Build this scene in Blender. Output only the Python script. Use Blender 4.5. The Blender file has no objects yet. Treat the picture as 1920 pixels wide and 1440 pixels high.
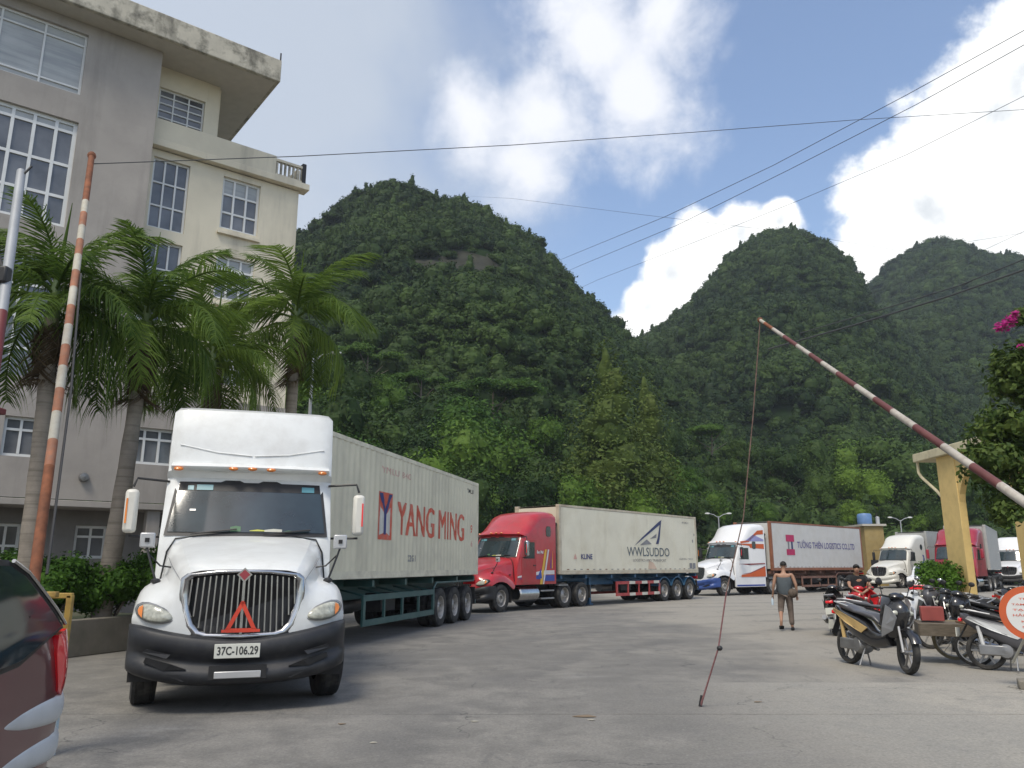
import bpy, bmesh, math, random
import numpy as np
from mathutils import Vector, Matrix, noise, Euler
R = math.radians
rnd = random.Random(11)
scene = bpy.context.scene
COL = scene.collection

# ------------------------------------------------------------------ camera
FPX = 1480.0; TH = R(12.97); CH = 1.62
cam = bpy.data.objects.new('camera', bpy.data.cameras.new('camera'))
COL.objects.link(cam); scene.camera = cam
cam.data.lens = FPX / 1920 * 36; cam.data.sensor_width = 36
cam.data.clip_start = .1; cam.data.clip_end = 3000
cam.location = (0, 0, CH); cam.rotation_euler = (R(90) + TH, 0, 0)
scene.view_settings.view_transform = 'Standard'
scene.view_settings.look = 'None'
scene.view_settings.gamma = 1
scene.view_settings.exposure = 0.9
scene.cycles.max_bounces = 6
scene.cycles.diffuse_bounces = 3
scene.cycles.glossy_bounces = 3
scene.cycles.transparent_max_bounces = 6
scene.cycles.volume_bounces = 1
scene.cycles.caustics_reflective = False
scene.cycles.caustics_refractive = False
_c, _s = math.cos(TH), math.sin(TH)

def ray(u, v):                      # a pixel of the 1920 x 1440 photograph as a direction from the camera
    dx = (u - 960) / FPX; dy = (720 - v) / FPX
    return Vector((dx, _c - dy * _s, _s + dy * _c))
def at(u, v, Y):                    # the point on that line of sight at distance Y
    r = ray(u, v); return Vector((0, 0, CH)) + r * (Y / r.y)
def gp(u, v):
    r = ray(u, v); return Vector((0, 0, CH)) + r * (-CH / r.z)

# ------------------------------------------------------------------ world and sun
SUN_EL, SUN_AZ = 58, -157           # azimuth clockwise from +Y
w = bpy.data.worlds.new('World'); scene.world = w; w.use_nodes = True
N = w.node_tree.nodes; L = w.node_tree.links; N.clear()
def nd(t, **k):
    n = N.new(t)
    for a, b in k.items(): setattr(n, a, b)
    return n
def mth(op, a, b=None, c=None, clamp=False):
    n = nd('ShaderNodeMath', operation=op, use_clamp=clamp)
    for i, x in enumerate((a, b, c)):
        if x is None: continue
        if isinstance(x, (int, float)): n.inputs[i].default_value = x
        else: L.new(x, n.inputs[i])
    return n.outputs[0]
def sstep(x, lo, hi):
    n = nd('ShaderNodeMapRange', interpolation_type='SMOOTHSTEP')
    L.new(x, n.inputs[0]); n.inputs[1].default_value = lo; n.inputs[2].default_value = hi
    return n.outputs[0]
tc = nd('ShaderNodeTexCoord').outputs['Generated']
sp = nd('ShaderNodeSeparateXYZ'); L.new(tc, sp.inputs[0])
az = mth('ARCTAN2', sp.outputs[0], sp.outputs[1])
el = mth('ARCSINE', sp.outputs[2])
cb = nd('ShaderNodeCombineXYZ'); L.new(az, cb.inputs[0]); L.new(el, cb.inputs[1])
def fbm(scale, detail, rough=.55, dist=0.0, off=(0, 0, 0)):
    mp = nd('ShaderNodeMapping'); L.new(tc, mp.inputs[0]); mp.inputs['Location'].default_value = off
    n = nd('ShaderNodeTexNoise'); L.new(mp.outputs[0], n.inputs['Vector'])
    n.inputs['Scale'].default_value = scale; n.inputs['Detail'].default_value = detail
    n.inputs['Roughness'].default_value = rough; n.inputs['Distortion'].default_value = dist
    return n.outputs[0]
def blobs(lst):
    out = None
    for (u, v, r) in lst:
        d = ray(u, v).normalized()
        a0, e0 = math.atan2(d.x, d.y), math.asin(d.z)
        vd = nd('ShaderNodeVectorMath', operation='DISTANCE')
        L.new(cb.outputs[0], vd.inputs[0]); vd.inputs[1].default_value = (a0, e0, 0)
        q = mth('MULTIPLY_ADD', vd.outputs['Value'], -FPX / r, 1.0)
        out = q if out is None else mth('SMOOTH_MAX', out, q, .25)
    return out
n1 = fbm(9, 7, .6, .3); n2 = fbm(4.5, 5, .55, .2, (3, 1, 2)); n3 = fbm(26, 4, .6)
# heaped white clouds behind the hills
cumA = blobs([(1915, 150, 130), (1860, 215, 135), (1790, 300, 135), (1730, 400, 150), (1820, 470, 220),
              (1980, 330, 260), (1650, 480, 95), (2150, 420, 330)])
cumB = blobs([(1305, 450, 62), (1385, 440, 62), (1265, 510, 75), (1330, 530, 105), (1462, 415, 40), (1215, 580, 60), (1190, 640, 70), (1450, 470, 70)])
cum = mth('MAXIMUM', cumA, cumB)
cum = mth('ADD', cum, mth('MULTIPLY_ADD', n1, .9, -.45))
cum = mth('ADD', cum, mth('MULTIPLY_ADD', n3, .55, -.275))
cumM = sstep(cum, -.02, .30)
# thin high veil
veil = blobs([(1110, 60, 220), (1030, 215, 160), (1180, 170, 170), (880, 220, 120), (1000, 320, 120), (1240, 20, 150)])
veil = mth('ADD', veil, mth('MULTIPLY_ADD', n2, 1.1, -.55))
veil = mth('ADD', veil, mth('MULTIPLY_ADD', n1, 1.6, -.80))
veil = mth('ADD', veil, mth('MULTIPLY_ADD', n3, .5, -.25))
veilM = mth('MULTIPLY', sstep(veil, -.05, .95), .92)
lft = mth('ADD', mth('MULTIPLY', az, -1.0), mth('MULTIPLY_ADD', n2, .5, -.25))
leftM = mth('MULTIPLY', sstep(lft, -.14, .22), .80)
# the rest of the sky carries the same broken cloud
gen = mth('MULTIPLY', sstep(fbm(2.6, 6, .55, .2, (5, 2, 1)), .50, .68),
          mth('SUBTRACT', 1.0, sstep(sp.outputs[1], .2, .75)))
sky = nd('ShaderNodeTexSky', sky_type='NISHITA', sun_disc=False)
sky.sun_elevation = R(SUN_EL); sky.sun_rotation = R(SUN_AZ)
sky.air_density = 1.0; sky.dust_density = 2.2; sky.ozone_density = 1.0
bgS = nd('ShaderNodeBackground'); L.new(sky.outputs[0], bgS.inputs[0]); bgS.inputs[1].default_value = .12
def mixc(fac, a, b):
    n = nd('ShaderNodeMix', data_type='RGBA')
    if isinstance(fac, float): n.inputs[0].default_value = fac
    else: L.new(fac, n.inputs[0])
    for i, x in ((6, a), (7, b)):
        if isinstance(x, tuple): n.inputs[i].default_value = x + (1,)
        else: L.new(x, n.inputs[i])
    return n.outputs[2]
def bgm(fac, prev, color, strength):
    b = nd('ShaderNodeBackground')
    if isinstance(color, tuple): b.inputs[0].default_value = color + (1,)
    else: L.new(color, b.inputs[0])
    b.inputs[1].default_value = strength
    m = nd('ShaderNodeMixShader'); L.new(fac, m.inputs[0]); L.new(prev, m.inputs[1]); L.new(b.outputs[0], m.inputs[2])
    return m.outputs[0]
sh = bgm(leftM, bgS.outputs[0], (.58, .63, .70), .60)
sh = bgm(veilM, sh, (.84, .85, .89), .68)
sh = bgm(gen, sh, (.88, .86, .82), .72)
lum = mth('MULTIPLY', sstep(cum, .45, 1.1), sstep(mth('ADD', n1, mth('MULTIPLY_ADD', n2, .8, -.4)), .38, .64))
ccol = mixc(lum, (1.0, 1.0, .985), (.60, .63, .66))
sh = bgm(cumM, sh, ccol, .76)
wo = nd('ShaderNodeOutputWorld'); L.new(sh, wo.inputs[0])

sl = bpy.data.lights.new('sun', 'SUN'); sl.energy = 1.5; sl.angle = R(16); sl.color = (1, .93, .81)
so = bpy.data.objects.new('sun', sl); COL.objects.link(so)
sd = Vector((math.sin(R(SUN_AZ)) * math.cos(R(SUN_EL)), math.cos(R(SUN_AZ)) * math.cos(R(SUN_EL)), math.sin(R(SUN_EL))))
so.rotation_euler = sd.to_track_quat('Z', 'Y').to_euler()
so.location = (0, 0, 60)

# ------------------------------------------------------------------ helpers
def link(o, parent=None):
    COL.objects.link(o)
    if parent is not None: o.parent = parent
    return o
def tag(o, label=None, cat=None, group=None, kind=None):
    if label: o['label'] = label
    if cat: o['category'] = cat
    if group: o['group'] = group
    if kind: o['kind'] = kind
    return o
def thing(name, label, cat, loc=(0, 0, 0), rz=0, group=None, scale=1.0):
    o = bpy.data.objects.new(name, None); COL.objects.link(o)
    o.empty_display_size = .3
    o.location = loc; o.rotation_euler = (0, 0, rz); o.scale = (scale,) * 3
    return tag(o, label, cat, group)
def copy_tree(o, parent=None):
    c = o.copy(); COL.objects.link(c)
    if parent is not None: c.parent = parent
    for ch in list(o.children): copy_tree(ch, c)
    return c

class MB:
    def __init__(s): s.v = []; s.f = []; s.m = []; s.M = Matrix(); s.mi = 0
    def V(s, p): s.v.append(tuple(s.M @ Vector(p))); return len(s.v) - 1
    def F(s, *i): s.f.append(tuple(i)); s.m.append(s.mi)
    def poly(s, pts): s.F(*[s.V(p) for p in pts]); return s
    def box(s, c, d, rz=0, T=None):
        x, y, z = (q / 2 for q in d); m = Matrix.Translation(c) @ (Matrix.Rotation(rz, 4, 'Z') if T is None else T)
        i = [s.V(m @ Vector(p)) for p in ((-x, -y, -z), (x, -y, -z), (x, y, -z), (-x, y, -z), (-x, -y, z), (x, -y, z), (x, y, z), (-x, y, z))]
        for f in ((0, 3, 2, 1), (4, 5, 6, 7), (0, 1, 5, 4), (1, 2, 6, 5), (2, 3, 7, 6), (3, 0, 4, 7)): s.F(*[i[k] for k in f])
        return s
    def tube(s, pts, r, n=8, cap=True):
        pts = [Vector(p) for p in pts]
        rs = r if isinstance(r, (list, tuple)) else [r] * len(pts)
        rings = []; up = None
        for k, p in enumerate(pts):
            d = (pts[min(k + 1, len(pts) - 1)] - pts[max(k - 1, 0)]).normalized()
            if up is None: up = Vector((0, 0, 1)) if abs(d.z) < .9 else Vector((1, 0, 0))
            a = d.cross(up).normalized(); b = a.cross(d).normalized(); up = b
            rings.append([s.V(p + (a * math.cos(t) + b * math.sin(t)) * rs[k]) for t in [2 * math.pi * j / n for j in range(n)]])
        for k in range(len(rings) - 1):
            for j in range(n):
                s.F(rings[k][j], rings[k][(j + 1) % n], rings[k + 1][(j + 1) % n], rings[k + 1][j])
        if cap: s.F(*rings[0][::-1]); s.F(*rings[-1])
        return s
    def lathe(s, prof, n=20, axis='X', c=(0, 0, 0)):     # prof: (r, along)
        rings = []
        for r, h in prof:
            ring = []
            for j in range(n):
                t = 2 * math.pi * j / n; a, b = r * math.cos(t), r * math.sin(t)
                p = (h, a, b) if axis == 'X' else ((a, h, b) if axis == 'Y' else (a, b, h))
                ring.append(s.V(Vector(c) + Vector(p)))
            rings.append(ring)
        for k in range(len(rings) - 1):
            for j in range(n): s.F(rings[k][j], rings[k][(j + 1) % n], rings[k + 1][(j + 1) % n], rings[k + 1][j])
        return s
    def grid(s, rows, close=False):
        ids = [[s.V(p) for p in r] for r in rows]
        for a, b in zip(ids, ids[1:]):
            n = len(a)
            for j in range(n if close else n - 1): s.F(a[j], a[(j + 1) % n], b[(j + 1) % n], b[j])
        return s
    def prism(s, pts, h):            # pts: outline in 3D, h: thickness vector
        h = Vector(h); a = [s.V(p) for p in pts]; b = [s.V(Vector(p) + h) for p in pts]
        s.F(*a[::-1]); s.F(*b); n = len(a)
        for j in range(n): s.F(a[j], a[(j + 1) % n], b[(j + 1) % n], b[j])
        return s
    def ball(s, c, r, n=10, m=6):
        r = r if isinstance(r, (list, tuple)) else (r, r, r)
        rows = []
        for i in range(m + 1):
            ph = math.pi * i / m
            rows.append([Vector(c) + Vector((r[0] * math.sin(ph) * math.cos(2 * math.pi * j / n), r[1] * math.sin(ph) * math.sin(2 * math.pi * j / n), r[2] * math.cos(ph))) for j in range(n)])
        return s.grid(rows, True)
    def mesh(s, name, mats, smooth=35, merge=False):
        me = bpy.data.meshes.new(name); me.from_pydata(s.v, [], s.f)
        for m in (mats if isinstance(mats, (list, tuple)) else [mats]): me.materials.append(m)
        if any(s.m): me.polygons.foreach_set('material_index', s.m)
        bm = bmesh.new(); bm.from_mesh(me)
        if merge: bmesh.ops.remove_doubles(bm, verts=bm.verts, dist=1e-4)
        bmesh.ops.recalc_face_normals(bm, faces=bm.faces)
        bm.to_mesh(me); bm.free()
        if smooth:
            me.polygons.foreach_set('use_smooth', [True] * len(me.polygons))
            me.set_sharp_from_angle(angle=R(smooth))
        me.update(); return me
    def build(s, name, mats, parent=None, smooth=35, bevel=0, merge=False, sub=0, loc=None):
        o = bpy.data.objects.new(name, s.mesh(name, mats, smooth, merge)); link(o, parent)
        if loc is not None: o.location = loc
        if sub:
            q = o.modifiers.new('s', 'SUBSURF'); q.levels = q.render_levels = sub
        if bevel:
            q = o.modifiers.new('b', 'BEVEL'); q.width = bevel; q.segments = 2; q.limit_method = 'ANGLE'; q.angle_limit = R(40)
        return o

def mat(name, col, rough=.6, metal=0.0, var=.12, vscale=3.0, dirt=None, dscale=1.5, damt=.5, bump=0.0, bscale=40, coat=0.0, streak=None, spec=.5, emit=None, alpha=None, aniso=(1, 1, 1)):
    m = bpy.data.materials.new(name); m.use_nodes = True
    n = m.node_tree.nodes; l = m.node_tree.links; b = n['Principled BSDF']
    b.inputs['Roughness'].default_value = rough; b.inputs['Metallic'].default_value = metal
    b.inputs['Coat Weight'].default_value = coat; b.inputs['Specular IOR Level'].default_value = spec
    tcn = n.new('ShaderNodeTexCoord'); mp = n.new('ShaderNodeMapping'); mp.inputs['Scale'].default_value = aniso
    l.new(tcn.outputs['Object'], mp.inputs[0])
    ns = n.new('ShaderNodeTexNoise'); ns.inputs['Scale'].default_value = vscale; ns.inputs['Detail'].default_value = 6
    l.new(mp.outputs[0], ns.inputs['Vector'])
    r = n.new('ShaderNodeMapRange'); l.new(ns.outputs[0], r.inputs[0]); r.inputs[1].default_value = .3; r.inputs[2].default_value = .7
    r.inputs[3].default_value = 1 - var; r.inputs[4].default_value = 1 + var
    mx = n.new('ShaderNodeMix'); mx.data_type = 'RGBA'; mx.blend_type = 'MULTIPLY'; mx.inputs[0].default_value = 1
    mx.inputs[6].default_value = tuple(col) + (1,); l.new(r.outputs[0], mx.inputs[7])
    out = mx.outputs[2]
    def layer(out, color, scale, lo, hi, amt, an=(1, 1, 1)):
        mp2 = n.new('ShaderNodeMapping'); mp2.inputs['Scale'].default_value = an; l.new(tcn.outputs['Object'], mp2.inputs[0])
        n2 = n.new('ShaderNodeTexNoise'); n2.inputs['Scale'].default_value = scale; n2.inputs['Detail'].default_value = 9; n2.inputs['Roughness'].default_value = .65
        l.new(mp2.outputs[0], n2.inputs['Vector'])
        r2 = n.new('ShaderNodeMapRange'); l.new(n2.outputs[0], r2.inputs[0]); r2.inputs[1].default_value = lo; r2.inputs[2].default_value = hi
        r2.inputs[4].default_value = amt
        m2 = n.new('ShaderNodeMix'); m2.data_type = 'RGBA'; l.new(r2.outputs[0], m2.inputs[0]); l.new(out, m2.inputs[6]); m2.inputs[7].default_value = tuple(color) + (1,)
        return m2.outputs[2]
    if dirt: out = layer(out, dirt, dscale, .45, .75, damt)
    if streak: out = layer(out, streak[0], streak[1], streak[2], streak[3], streak[4], streak[5])
    l.new(out, b.inputs['Base Color'])
    if bump:
        nb = n.new('ShaderNodeTexNoise'); nb.inputs['Scale'].default_value = bscale; nb.inputs['Detail'].default_value = 4
        l.new(tcn.outputs['Object'], nb.inputs['Vector'])
        bp = n.new('ShaderNodeBump'); bp.inputs['Strength'].default_value = bump; bp.inputs['Distance'].default_value = .02
        l.new(nb.outputs[0], bp.inputs['Height']); l.new(bp.outputs[0], b.inputs['Normal'])
    if emit: b.inputs['Emission Color'].default_value = tuple(emit[0]) + (1,); b.inputs['Emission Strength'].default_value = emit[1]
    return m

def leafmat(name, dark, light, var=1.0, trans=.22):
    m = bpy.data.materials.new(name); m.use_nodes = True
    n = m.node_tree.nodes; l = m.node_tree.links; b = n['Principled BSDF']
    b.inputs['Roughness'].default_value = .6; b.inputs['Specular IOR Level'].default_value = .16
    oi = n.new('ShaderNodeObjectInfo'); g = n.new('ShaderNodeNewGeometry')
    a = n.new('ShaderNodeMath'); a.operation = 'MULTIPLY_ADD'; l.new(g.outputs['Random Per Island'], a.inputs[0]); a.inputs[1].default_value = .45
    b2 = n.new('ShaderNodeMath'); b2.operation = 'MULTIPLY'; l.new(oi.outputs['Random'], b2.inputs[0]); b2.inputs[1].default_value = .6 * var
    ln = n.new('ShaderNodeTexNoise'); ln.inputs['Scale'].default_value = .035; ln.inputs['Detail'].default_value = 4; l.new(oi.outputs['Location'], ln.inputs['Vector'])
    lr = n.new('ShaderNodeMapRange'); l.new(ln.outputs[0], lr.inputs[0]); lr.inputs[1].default_value = .35; lr.inputs[2].default_value = .68; lr.inputs[3].default_value = -.22; lr.inputs[4].default_value = .38
    b3 = n.new('ShaderNodeMath'); b3.operation = 'ADD'; l.new(b2.outputs[0], b3.inputs[0]); l.new(lr.outputs[0], b3.inputs[1])
    l.new(b3.outputs[0], a.inputs[2])
    mx = n.new('ShaderNodeMix'); mx.data_type = 'RGBA'; mx.clamp_factor = True; l.new(a.outputs[0], mx.inputs[0])
    mx.inputs[6].default_value = tuple(dark) + (1,); mx.inputs[7].default_value = tuple(light) + (1,)
    l.new(mx.outputs[2], b.inputs['Base Color'])
    t = n.new('ShaderNodeBsdfTranslucent'); l.new(mx.outputs[2], t.inputs[0])
    ms = n.new('ShaderNodeMixShader'); ms.inputs[0].default_value = trans
    l.new(b.outputs[0], ms.inputs[1]); l.new(t.outputs[0], ms.inputs[2])
    l.new(ms.outputs[0], n['Material Output'].inputs[0])
    return m

def text_part(name, body, size, m, parent, origin, xdir, ydir, width=None, align='LEFT', wrap=None, cuts=None, bold=0.0, shear=0.0, height=None):
    """flat print: body set in the plane spanned by xdir, ydir from origin (both local to parent)"""
    cu = bpy.data.curves.new(name, 'FONT'); cu.body = body; cu.size = size; cu.align_x = align; cu.offset = bold; cu.shear = shear
    cu.resolution_u = 3
    o = bpy.data.objects.new(name, cu); COL.objects.link(o)
    dg = bpy.context.evaluated_depsgraph_get()
    me = bpy.data.meshes.new_from_object(o.evaluated_get(dg)); bpy.data.objects.remove(o)
    co = np.empty(len(me.vertices) * 3, 'f'); me.vertices.foreach_get('co', co); co = co.reshape(-1, 3)
    if len(co) == 0: return None
    sx = sy = 1.0
    w0 = co[:, 0].max() - co[:, 0].min(); h0 = co[:, 1].max() - co[:, 1].min()
    if width: sx = width / w0
    sy = (height / h0) if height else 1.0
    co[:, 0] -= co[:, 0].min() if align == 'LEFT' else 0
    co[:, 0] *= sx; co[:, 1] = (co[:, 1] - co[:, 1].min()) * sy
    me.vertices.foreach_set('co', co.ravel()); me.update()
    X, Y = Vector(xdir), Vector(ydir); Z = X.cross(Y)
    bm = bmesh.new(); bm.from_mesh(me)
    mm = Matrix.Translation(origin) @ Matrix((X, Y, Z)).transposed().to_4x4()
    bmesh.ops.transform(bm, matrix=mm, verts=bm.verts)
    if wrap:
        for c in cuts:
            ys = [v.co.y for v in bm.verts]
            if min(ys) < c < max(ys):
                bmesh.ops.bisect_plane(bm, geom=bm.verts[:] + bm.edges[:] + bm.faces[:], plane_co=(0, c, 0), plane_no=(0, 1, 0))
        for v in bm.verts: v.co.x = wrap(v.co.y)
    bm.to_mesh(me); bm.free(); me.materials.clear(); me.materials.append(m)
    me.name = name
    return link(bpy.data.objects.new(name, me), parent)

# materials in common use
white = mat('white_paint', (.72, .73, .71), .32, var=.04, dirt=(.44, .42, .38), dscale=3.2, damt=.38, coat=.3)
cream = mat('cream_paint', (.66, .64, .57), .4, var=.05, dirt=(.36, .33, .28), dscale=2, damt=.3)
red = mat('red_paint', (.42, .022, .030), .3, var=.12, dirt=(.25, .10, .08), dscale=2.5, damt=.35, coat=.4)
crimson = mat('crimson_paint', (.30, .012, .030), .3, var=.12, dirt=(.22, .10, .09), dscale=2.5, damt=.3, coat=.4)
orange = mat('orange_stripe', (.55, .10, .02), .4, var=.1)
blue = mat('blue_stripe', (.03, .06, .30), .4, var=.1)
yellow = mat('yellow_stripe', (.65, .40, .05), .4, var=.1)
chrome = mat('chrome', (.50, .50, .50), .22, 1.0, var=.15, vscale=6, dirt=(.25, .24, .22), damt=.4)
silver = mat('silver_plastic', (.50, .50, .50), .35, .35, var=.06)
steel = mat('steel', (.33, .33, .33), .42, .8, var=.2)
black = mat('black_plastic', (.012, .012, .013), .5, var=.2, dirt=(.07, .065, .06), dscale=3, damt=.35)
chassis = mat('chassis_black', (.016, .016, .017), .65, var=.3, dirt=(.07, .06, .05), dscale=4, damt=.5)
bumperm = mat('bumper_grey', (.015, .016, .019), .50, var=.15, dirt=(.07, .066, .06), dscale=5, damt=.4, bump=.06, bscale=120)
rubber = mat('rubber', (.018, .018, .018), .85, var=.2, dirt=(.12, .11, .095), dscale=6, damt=.6, bump=.2, bscale=60)
glass = mat('dark_glass', (.020, .034, .040), .06, var=.5, vscale=1.6, spec=.85)
glassb = mat('side_glass', (.02, .035, .035), .08, var=.3, spec=.6)
lens = mat('headlamp_lens', (.42, .42, .35), .15, var=.35, vscale=18, coat=.8)
amber = mat('amber_lens', (.75, .22, .03), .3, var=.2, coat=.5)
redlens = mat('red_lens', (.78, .012, .02), .2, var=.1, coat=.8)
rimm = mat('rim_metal', (.42, .40, .37), .45, .5, var=.2, dirt=(.20, .17, .14), dscale=8, damt=.7)
green = mat('trailer_green', (.035, .10, .095), .5, var=.2, dirt=(.10, .09, .07), dscale=3, damt=.4)
tblue = mat('trailer_blue', (.02, .10, .20), .5, var=.2, dirt=(.10, .09, .07), dscale=3, damt=.4)
rust = mat('rust', (.20, .07, .03), .8, var=.4, vscale=10, dirt=(.10, .05, .03), damt=.6)
print_red = mat('print_red', (.62, .10, .05), .6, var=.12, dirt=(.6, .5, .42), dscale=4, damt=.4)
print_pink = mat('print_faded_red', (.62, .36, .30), .6, var=.1)
print_blue = mat('print_blue', (.035, .045, .17), .6, var=.15)
print_grey = mat('print_grey', (.22, .22, .23), .6, var=.15)
print_black = mat('print_black', (.03, .03, .03), .6)
# ------------------------------------------------------------------ ground
def groundmat(name, kind):
    m = bpy.data.materials.new(name); m.use_nodes = True
    n = m.node_tree.nodes; l = m.node_tree.links; b = n['Principled BSDF']
    tcn = n.new('ShaderNodeTexCoord').outputs['Object']
    def noi(scale, detail=8, rough=.6, sc=(1, 1, 1), rz=0, dist=0):
        mp = n.new('ShaderNodeMapping'); mp.inputs['Scale'].default_value = sc; mp.inputs['Rotation'].default_value = (0, 0, rz)
        l.new(tcn, mp.inputs[0]); t = n.new('ShaderNodeTexNoise'); t.inputs['Scale'].default_value = scale
        t.inputs['Detail'].default_value = detail; t.inputs['Roughness'].default_value = rough; t.inputs['Distortion'].default_value = dist
        l.new(mp.outputs[0], t.inputs['Vector']); return t.outputs[0]
    def mr(x, lo, hi, a=0, bb=1):
        r = n.new('ShaderNodeMapRange'); r.interpolation_type = 'SMOOTHSTEP'; l.new(x, r.inputs[0])
        for i, q in enumerate((lo, hi, a, bb)): r.inputs[i + 1].default_value = q
        return r.outputs[0]
    def mix(f, a, c, mode='MIX'):
        x = n.new('ShaderNodeMix'); x.data_type = 'RGBA'; x.blend_type = mode
        if isinstance(f, float): x.inputs[0].default_value = f
        else: l.new(f, x.inputs[0])
        for i, q in ((6, a), (7, c)):
            if isinstance(q, tuple): x.inputs[i].default_value = q + (1,)
            else: l.new(q, x.inputs[i])
        return x.outputs[2]
    def mul(a, bb):
        x = n.new('ShaderNodeMath'); x.operation = 'MULTIPLY'
        l.new(a, x.inputs[0])
        if isinstance(bb, float): x.inputs[1].default_value = bb
        else: l.new(bb, x.inputs[1])
        return x.outputs[0]
    big = noi(.35, 6, .6, dist=.4); mid = noi(1.6, 8, .65, dist=.3); fine = noi(38, 4, .7); gr = noi(9, 8, .75)
    if kind in ('asphalt', 'concrete'):
        c = mix(mr(big, .38, .62), (.172, .164, .150), (.220, .208, .186))
        c = mix(mr(mid, .35, .7), c, (.140, .134, .122))
        # dusty pale concrete towards the parked motorbikes
        sx = n.new('ShaderNodeSeparateXYZ'); l.new(tcn, sx.inputs[0])
        ad = n.new('ShaderNodeMath'); ad.operation = 'MULTIPLY_ADD'; l.new(big, ad.inputs[0]); ad.inputs[1].default_value = 7.0; l.new(sx.outputs[0], ad.inputs[2])
        c = mix(mul(mr(ad.outputs[0], 6.2, 9.5), .85), c, (.30, .278, .237))
        # worn tyre tracks swinging round past the parked lorries
        vd = n.new('ShaderNodeVectorMath'); vd.operation = 'DISTANCE'; l.new(tcn, vd.inputs[0]); vd.inputs[1].default_value = (17, 6, 0)
        ad2 = n.new('ShaderNodeMath'); ad2.operation = 'MULTIPLY_ADD'; l.new(mid, ad2.inputs[0]); ad2.inputs[1].default_value = 1.6; l.new(vd.outputs['Value'], ad2.inputs[2])
        wv = n.new('ShaderNodeMath'); wv.operation = 'SINE'; l.new(mul(ad2.outputs[0], 2.4), wv.inputs[0])
        c = mix(mul(mr(wv.outputs[0], .3, 1), mul(mr(noi(.5, 4), .38, .6), .36)), c, (.090, .089, .088))
        # scuffs
        c = mix(mul(mr(noi(2.2, 9, .75, (1, .35, 1), .9, .6), .56, .7), .6), c, (.085, .084, .083))
        c = mix(mul(mr(noi(1.1, 8, .7, (.4, 1, 1), .3), .58, .75), .45), c, (.30, .295, .28))
    if kind == 'concrete':
        k_ = mix(mr(big, .35, .65), (.33, .307, .262), (.275, .26, .228))
        k_ = mix(mr(mid, .4, .75), k_, (.24, .23, .205))
        sx = n.new('ShaderNodeSeparateXYZ'); l.new(tcn, sx.inputs[0])
        ad = n.new('ShaderNodeMath'); ad.operation = 'MULTIPLY_ADD'; l.new(mid, ad.inputs[0]); ad.inputs[1].default_value = 5.0; l.new(sx.outputs[0], ad.inputs[2])
        c = mix(mr(ad.outputs[0], 3.6, 7.2), c, k_)
    if kind == 'earth':
        c = mix(mr(big, .4, .6), (.09, .085, .05), (.045, .06, .025))
    c = mix(mul(mr(gr, .52, .70), .45), c, (.095, .093, .090))
    c = mix(mul(mr(noi(21, 6, .8), .56, .72), .5), c, (.36, .35, .33))
    f = n.new('ShaderNodeMix'); f.data_type = 'RGBA'; f.blend_type = 'OVERLAY'; f.inputs[0].default_value = .6
    l.new(c, f.inputs[6]); l.new(fine, f.inputs[7])
    if kind == 'asphalt' or kind == 'concrete':
        vo = n.new('ShaderNodeTexVoronoi'); vo.feature = 'DISTANCE_TO_EDGE'; vo.inputs['Scale'].default_value = .23
        ds = n.new('ShaderNodeVectorMath'); ds.operation = 'MULTIPLY_ADD'
        nn = n.new('ShaderNodeTexNoise'); nn.inputs['Scale'].default_value = 1.3; nn.inputs['Detail'].default_value = 6; l.new(tcn, nn.inputs['Vector'])
        l.new(nn.outputs['Color'], ds.inputs[0]); ds.inputs[1].default_value = (1.5,) * 3; l.new(tcn, ds.inputs[2])
        l.new(ds.outputs[0], vo.inputs['Vector'])
        cr = mul(mr(vo.outputs['Distance'], .0, .0045, 1, 0), mul(mr(noi(.4, 3), .46, .6), .75))
        out = mix(cr, f.outputs[2], (.05, .05, .048))
        # oil drips
        vp = n.new('ShaderNodeTexVoronoi'); vp.inputs['Scale'].default_value = .9; l.new(tcn, vp.inputs['Vector'])
        out = mix(mul(mr(vp.outputs['Distance'], .03, .11, 1, 0), mul(mr(noi(.6, 3), .50, .62), .55)), out, (.045, .044, .042))
    else: out = f.outputs[2]
    l.new(out, b.inputs['Base Color'])
    b.inputs['Roughness'].default_value = .86
    bp = n.new('ShaderNodeBump'); bp.inputs['Strength'].default_value = .5; bp.inputs['Distance'].default_value = .012
    l.new(fine, bp.inputs['Height']); l.new(bp.outputs[0], b.inputs['Normal'])
    return m
asphalt = groundmat('asphalt', 'asphalt'); concrete = groundmat('concrete', 'concrete'); earth = groundmat('earth', 'earth')
tag(MB().poly([(-900, -900, -.004), (1100, -900, -.004), (1100, 1100, -.004), (-900, 1100, -.004)]).build('ground', earth, smooth=0), kind='structure')
tag(MB().poly([(-24, -14, 0), (75, -14, 0), (75, 74, 0), (-24, 74, 0)]).build('asphalt_yard', asphalt, smooth=0), kind='structure')
apron = bpy.data.objects.new('concrete_apron', None); COL.objects.link(apron); tag(apron, kind='structure')
for y0, y1 in ((3.6, 6.94), (6.965, 9.40), (9.425, 11.87)):
    for x0, x1 in ((-12, 8.99), (9.0, 21.0)):
        o2 = [(x0 + (x1 - x0) * t / 60, y0 + rnd.uniform(-.008, .008)) for t in range(61)] + [(x1 - (x1 - x0) * t / 60, y1 + rnd.uniform(-.008, .008)) for t in range(61)]
        MB().prism([(x, y, .001) for x, y in o2], (0, 0, .005)).build('slab', concrete, apron, smooth=0)

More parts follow.
